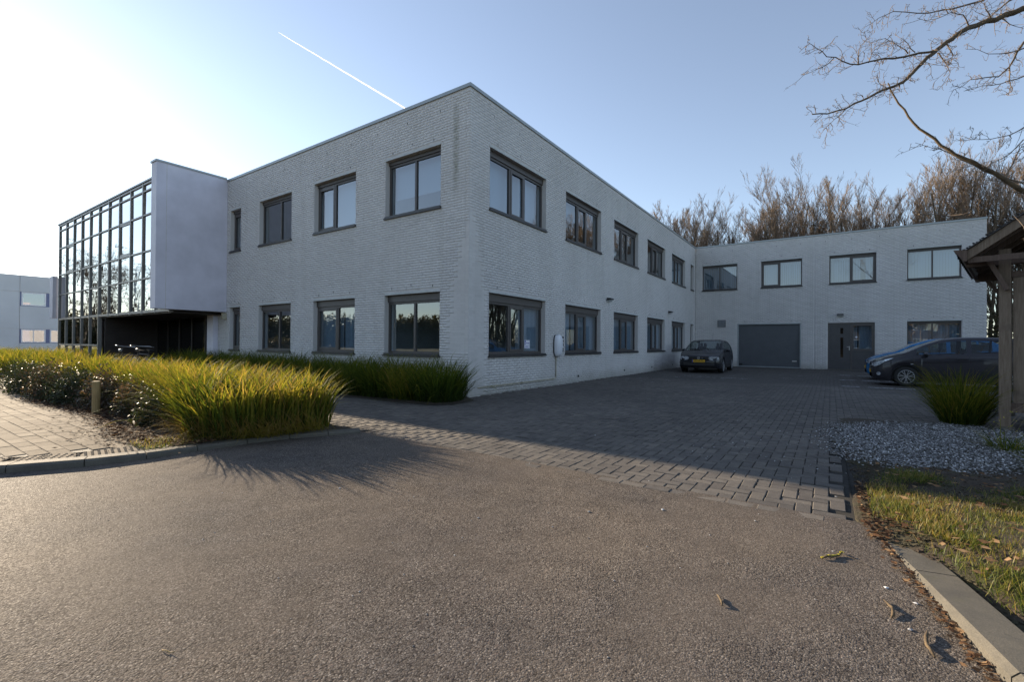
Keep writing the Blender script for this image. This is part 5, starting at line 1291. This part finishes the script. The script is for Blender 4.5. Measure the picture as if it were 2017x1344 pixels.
        # door seams
        for sx in S_['seams']:
            wy = float(np.interp(sx, xs, wm)); zz0 = float(np.interp(sx, xs, zl2))+.04; zz1 = float(np.interp(sx, xs, zb)); se = MB()
            Pz = [(wy*.999, zz0), (wy*1.001, zz0+(zz1-zz0)*.5), (wy*.988, zz0+(zz1-zz0)*.8), (wy*.962, zz1)]
            se.tube([(sx, sy*(a+.0005), b) for a, b in Pz], .004, 4); se.build('door_seam', M['black'], o)
    # front face
    fz = S_['face']
    def snap(x): 
        return float(np.interp(x, xs, wm)), float(np.interp(x, xs, zt))
    for nm, parts_ in fz.items():
        pass
    return o, xs, wm, zt, zb
M['tyre'] = simple('tyre_rubber', (.022, .022, .022), .85, .2, 20)
M['rim'] = simple('alloy_rim', (.42, .43, .45), .35, .08, 9, metal=.6)
def mk_lamp():
    m = N('headlamp_lens'); m.base(m.ramp(m.noise(22, 3), [(.3, (.24, .27, .31)), (.7, (.72, .76, .82))])); m.set(Roughness=.12, Metallic=.35, Coat_Weight=1.); return m.m
M['headlamp'] = mk_lamp()
hatch1 = dict(L=4.15, W=1.735, xf=.86, xr=3.37, R=.305, keys=[.95, 1.75, 2.05, 3.2, 3.95],
    top=[(0, .60), (.04, .68), (.12, .75), (.5, .86), (1.0, .955), (1.12, .985), (1.72, 1.36), (1.95, 1.415), (2.4, 1.444), (3.0, 1.43), (3.45, 1.38), (3.75, 1.20), (3.98, .98), (4.08, .93), (4.12, .7), (4.15, .62)],
    belt=[(0, .55), (.12, .68), (.5, .80), (1.0, .885), (1.3, .905), (2.4, .93), (3.4, .965), (3.9, .96), (4.15, .6)],
    wid=[(0, .80), (.05, .88), (.15, .945), (.4, .99), (.9, 1.), (3.3, 1.), (3.9, .965), (4.1, .90), (4.15, .84)], tum=[(0, .0), (.9, .0), (1.2, .26), (1.8, .36), (3.6, .40), (4.0, .3), (4.15, 0)],
    low=[(0, .27), (.1, .22), (.5, .19), (3.8, .21), (4.15, .3)], ws=(1.03, 1.80), side=(1.28, 3.72), pillars=[(2.22, 2.30), (3.0, 3.06)], rw=(3.40, 3.93), handle=2.3, seams=[1.27, 2.62], face={}, spokes=6, plastic=False)
pg = car_paint('dark_navy_paint', (.006, .007, .012), .0)
g_, xs, wm, zt, zb = make_car(pg, hatch1, 'parked_car', 'dark navy hatchback facing us in the inner corner of the yard', (1.98, 12.95, 0), radians(90+1.5), plate='x')
# Face of the dark hatchback (built in car space)
def ell(cx, cy, z, ry, rz2, x, n=18, sup=.75): return [(x, cy+ry*math.copysign(abs(cos(t))**sup, cos(t)), z+rz2*math.copysign(abs(sin(t))**sup, sin(t))) for t in [2*pi*k/n for k in range(n)]]
def fan(mb, ring_a, ring_b):
    n = len(ring_a); mb.add(ring_a+ring_b, [tuple(range(n, 2*n))]+[(i, (i+1) % n, n+(i+1) % n, n+i) for i in range(n)])
for sy in (-1, 1):
    mb = MB(); ra = []
    for (x, y, z) in ell(0, 0, .640, .195, .088, 0): ra.append((-.03+.05+.95*max(0, abs(sy*.60+y)-.45)**2, sy*.60+y, z))
    rb = [(x-.05, y*.99, z) for x, y, z in ra]; fan(mb, [(x+.12, y, z) for x, y, z in ra], rb); mb.build('headlight', M['headlamp'], g_)
mb = MB(); mb.box((-.022, -.40, .595), (.05, .40, .70)); mb.build('grille', M['black'], g_)
mb = MB()
for k in range(4): z = .608+k*.024; mb.box((-.028, -.39, z), (-.021, .39, z+.006))
mb.build('grille_bar', M['black'], g_, kind='stuff')
em = MB(); em.tube([(-.033, .052*cos(t), .650+.052*sin(t)) for t in [2*pi*k/20 for k in range(21)]], .0055, 5, False)
for a, b in (((-.028, .047), (-.010, .004)), ((.028, .047), (.010, .004)), ((-.042, .02), (-.018, -.045)), ((-.018, -.045), (0, -.008)), ((0, -.008), (.018, -.045)), ((.018, -.045), (.042, .02)), ((-.010, .004), (0, .03)), ((.010, .004), (0, .03))): em.bar((-.033, a[0], .650+a[1]), (-.033, b[0], .650+b[1]), .006)
em.build('emblem', M['steel'], g_)
pm = simple('plate_yellow', (.62, .36, .02), .4, .1, 9); pb = simple('plate_blue', (.02, .05, .35), .4)
pl_ = MB(); pl_.box((-.045, -.26, .465), (-.03, .26, .575)); po = pl_.build('number_plate', pm, g_); q = MB(); q.box((-.0465, .215, .468), (-.0452, .257, .572)); q.build('plate_band', pb, po)
def text3(s, size, par, loc, rot, m, name='lettering', ext=.0006):
    cu = bpy.data.curves.new(name, 'FONT'); cu.body = s; cu.size = size; cu.align_x = 'CENTER'; cu.align_y = 'CENTER'; cu.extrude = ext
    ob = bpy.data.objects.new(name, cu); COL.objects.link(ob); bpy.context.view_layer.update()
    me = bpy.data.meshes.new_from_object(ob.evaluated_get(bpy.context.evaluated_depsgraph_get())); bpy.data.objects.remove(ob); me.materials.clear(); me.materials.append(m)
    o2 = link(name, me, par); o2.location = loc; o2.rotation_euler = rot; return o2
text3('SN-VR-XL', .088, po, (-.0468, -.02, .52), (pi/2, 0, -pi/2), M['black'])
text3('GT', .05, g_, (-.034, -.16, .65), (pi/2, 0, -pi/2), M['steel'], 'badge')
mb = MB(); mb.box((-.012, -.62, .33), (.06, .62, .44)); mb.build('lower_intake', M['black'], g_)
mb = MB(); mb.box((-.02, -.79, .445), (.06, .79, .462)); mb.build('bumper_strip', M['black'], g_)
for sy in (-1, 1): mb = MB(); mb.bar((1.02, sy*.10, .985), (1.12, sy*.10+.52, 1.03), .018); mb.build('wiper', M['black'], g_)
mb = MB(); mb.tube([(3.1, 0, 1.44), (3.42, 0, 1.80)], .004, 4); mb.build('aerial', M['black'], g_)
# dark grey hatchback seen side on
hatch2 = dict(L=3.68, W=1.60, xf=.80, xr=3.18, R=.295, keys=[.8, 1.6, 2.1, 3.3], 
    top=[(0, .52), (.03, .62), (.10, .74), (.28, .85), (.62, .965), (.80, 1.02), (1.25, 1.27), (1.62, 1.41), (1.95, 1.462), (2.4, 1.475), (2.9, 1.455), (3.25, 1.40), (3.5, 1.2), (3.6, 1.0), (3.65, .8), (3.68, .6)],
    belt=[(0, .48), (.10, .68), (.28, .79), (.62, .87), (.9, .90), (1.5, .935), (2.3, .975), (3.0, 1.03), (3.4, 1.06), (3.6, .96), (3.68, .58)],
    wid=[(0, .66), (.04, .78), (.12, .88), (.3, .96), (.7, 1.), (3.0, 1.), (3.5, .95), (3.64, .88), (3.68, .82)], tum=[(0, 0), (.6, 0), (1.0, .28), (1.6, .36), (3.3, .40), (3.6, .2), (3.68, 0)],
    low=[(0, .24), (.15, .17), (.5, .16), (3.3, .19), (3.68, .3)], ws=(.70, 1.66), side=(1.05, 3.22), pillars=[(1.32, 1.36), (2.12, 2.22), (2.86, 2.92)], rw=(3.22, 3.56), handle=1.92, seams=[.98, 2.17], face={}, spokes=7, twin=True)
pk = car_paint('anthracite_paint', (.032, .030, .036), .4)
def side_car(paint, loc, rz, label, fog=True):
    o, xs, wm, zt, zb = make_car(paint, hatch2, 'parked_car', label, loc, rz)
    for sy in (-1, 1):
        # swept headlight wrapping the corner
        mb = MB(); top = []; bot = []
        for x in (.05, .12, .20, .30, .42, .50):
            wy = float(np.interp(x, xs, wm)); z1 = {.05: .70, .12: .735, .20: .765, .30: .80, .42: .838, .50: .848}[x]; z0 = {.05: .58, .12: .60, .20: .655, .30: .735, .42: .80, .50: .842}[x]
            top.append((x, sy*(wy*.988+.006), z1)); bot.append((x, sy*(wy*1.0+.006), z0))
        f0 = (.01, sy*.40, .70); f1 = (.0, sy*.42, .62)
        P = [f0]+top+[f1]+bot; n_ = len(top)+1; mb.add(P, [(i, i+1, n_+i+1, n_+i) for i in range(n_-1)]); h = mb.build('headlight', M['headlamp'], o)
        q = MB(); wy = float(np.interp(.17, xs, wm)); q.disc((.16, sy*(wy*1.0-.02), .365), (-.35, sy*1., 0), .052, .06, 14); q.build('fog_light', M['headlamp'], o)
        q = MB(); wy = float(np.interp(.95, xs, wm)); q.box((.90, sy*wy-.006, .665), (.96, sy*wy+.008, .69)); q.build('side_indicator', M['headlamp'], o)
        # pressed shoulder line and lower door crease
        q = MB(); q.tube([(x, sy*(float(np.interp(x, xs, wm))*.999+.001), z) for x, z in ((.95, .735), (1.5, .745), (2.2, .79), (2.9, .86), (3.3, .905))], .006, 4); q.build('crease', paint, o)
        q = MB(); q.tube([(x, sy*(float(np.interp(x, xs, wm))*1.0+.001), z) for x, z in ((1.2, .36), (1.9, .35), (2.7, .42))], .007, 4); q.build('crease', paint, o)
    q = MB(); q.box((-.012, -.40, .50), (.05, .40, .60)); q.build('grille', M['black'], o)
    q = MB(); q.box((.0, -.5, .24), (.06, .5, .36)); q.build('lower_intake', M['black'], o)
    q = MB(); q.box((-.03, -.26, .385), (-.012, .26, .485)); q.build('number_plate', pm, o)
    q = MB(); q.tube([(1.72, 0, 1.42), (1.95, .0, 1.62)], .004, 4) if 'blue' in label else q.tube([(3.0, 0, 1.45), (3.25, 0, 1.62)], .004, 4); q.build('aerial', M['black'], o)
    return o
side_car(pk, (7.70, 10.99, 0), 0, 'dark grey small hatchback parked side-on in front of the blue car')
pbm = car_paint('bright_blue_paint', (.012, .16, .38), .45)
side_car(pbm, (7.72, 13.9, 0), 0, 'bright blue hatchback mostly hidden behind the dark grey car')

# ------------------------------------------------------------------ across the street, seen as reflections in the glazing
PT = tree_protos(2, 11, .34, 4, .012, (M['twig_grey'],), 400, levels=3, fastig=False, dens=.95)
for k, (x, y, s, lb) in enumerate([(-62, -13, 1.0, 'bare spreading tree left of the street, nearest the road'), (-68, -16.5, 1.12, 'large bare spreading tree left of the street, middle one of three'), (-75, -14, 1.05, 'bare spreading tree left of the street, furthest away'),
        (-22, -30, .9, 'bare tree across the road by the opposite building'), (-12, -34, .95, 'bare tree across the road, in front of the low opposite building'), (16, -26, .85, 'bare tree across the road behind the viewer, on the right')]):
    t = empty('bare_tree', (x, y, 0), k*1.3, label=lb, cat='tree', group='bare trees across the street'); t.scale = (s, s, s); link('trunk', PT[k % 2][0], t); link('crown', PT[k % 2][1], t)
def lamp_post(x, y, rz, h, label):
    o = empty('street_lamp', (x, y, 0), rz, label=label, cat='street lamp', group='street lamps')
    mb = MB(); mb.tube([(0, 0, 0), (0, 0, h*.4), (0, 0, h)], [.07, .055, .04], 8); mb.build('pole', M['coping'], o)
    mb = MB(); mb.tube([(0, 0, h-.05), (.25, 0, h+.02)], .025, 6); mb.build('arm', M['coping'], o)
    mb = MB(); mb.add([(.2, -.07, h), (.85, -.12, h+.02), (.85, .12, h+.02), (.2, .07, h), (.2, -.05, h+.07), (.8, -.08, h+.08), (.8, .08, h+.08), (.2, .05, h+.07)], [(0, 1, 2, 3), (7, 6, 5, 4), (0, 4, 5, 1), (1, 5, 6, 2), (2, 6, 7, 3), (3, 7, 4, 0)]); mb.build('lamp_head', M['frame'], o)
lamp_post(-14.3, -10.2, radians(80), 8, 'street lamp by the footway left of the camera'); lamp_post(-48, -11.5, radians(0), 8.4, 'street lamp further down the street on the left')
ob = empty('office_building', (-5, -42, 0), label='long low brick and glass building across the road', cat='building')
mb = MB(); mb.box((-32, -8, 0), (26, 0, 5.6)); mb.build('wall', simple('far_brick', (.20, .16, .13), .8, .2, 4), ob)
for k in range(14):
    for z in (.9, 3.5): mb = MB(); x = -30+k*4; mb.box((x, .0, z), (x+2.8, .05, z+1.4)); wo = mb.build('window', M['white'], ob); mb = MB(); mb.box((x+.1, .051, z+.1), (x+2.7, .06, z+1.3)); mb.build('pane', M['cwglass'], wo)
hg = empty('hedge', (-70, -22, 0), label='clipped hedge along the far side of the street on the left', cat='hedge')
link('foliage', leafbox(-25, 30, -.8, .8, 1.6, 9000, .14, M['ivy'], .5), hg, kind='stuff')

# unseen foliage belts, added to block the horizon glow mirrored in the windows
for (x, y, rz, L_x, lb) in ((-30, -75, 0, 60, 'distant dark treeline added against horizon glow beyond the building across the road'), (70, -20, pi/2, 60, 'distant dark treeline added against horizon glow off to the right of the yard'), (-105, -52, radians(-40), 45, 'distant dark treeline added against horizon glow at the far left end of the street')):
    fw_ = empty('backdrop', (x, y, 0), rz, label=lb, cat='trees'); link('foliage', leafbox(-L_x, L_x, -4, 4, 6.5, 60000, .30, M['ivy'], .3), fw_, kind='stuff')
# ------------------------------------------------------------------ aircraft trail
m = N('ice_trail'); m.base((.9, .92, .95)); m.set(Roughness=1.); tr = m.n('BsdfTranslucent'); tr.inputs['Color'].default_value = (.95, .96, .97, 1); tp = m.n('BsdfTransparent')
mx = m.n('MixShader'); mx.inputs[0].default_value = .6; m.l(m.b.outputs[0], mx.inputs[1]); m.l(tr.outputs[0], mx.inputs[2])
mx2 = m.n('MixShader'); lw = m.n('LayerWeight'); lw.inputs['Blend'].default_value = .35; m.l(m.ramp(lw.outputs['Facing'], [(.3, .25), (.95, 1.)]), mx2.inputs[0]); m.l(mx.outputs[0], mx2.inputs[1]); m.l(tp.outputs[0], mx2.inputs[2]); m.l(mx2.outputs[0], m.out.inputs[0])
a = Vector((-13237, 7220, 9000)); b = Vector((-13451, 12172, 9000)); d = (b-a)
mb = MB(); n = 40; pts = [a+d*(t/n*1.5) for t in range(n+1)]
mb.tube([p+Vector((random.gauss(0, 2), 0, random.gauss(0, 2))) for p in pts], [6+24*min(1, (t/n)*1.6)**.6 for t in range(n+1)], 12)
o = mb.build('contrail', m.m, smooth=True, label='thin white aircraft trail slanting down the sky behind the front wing', cat='contrail')
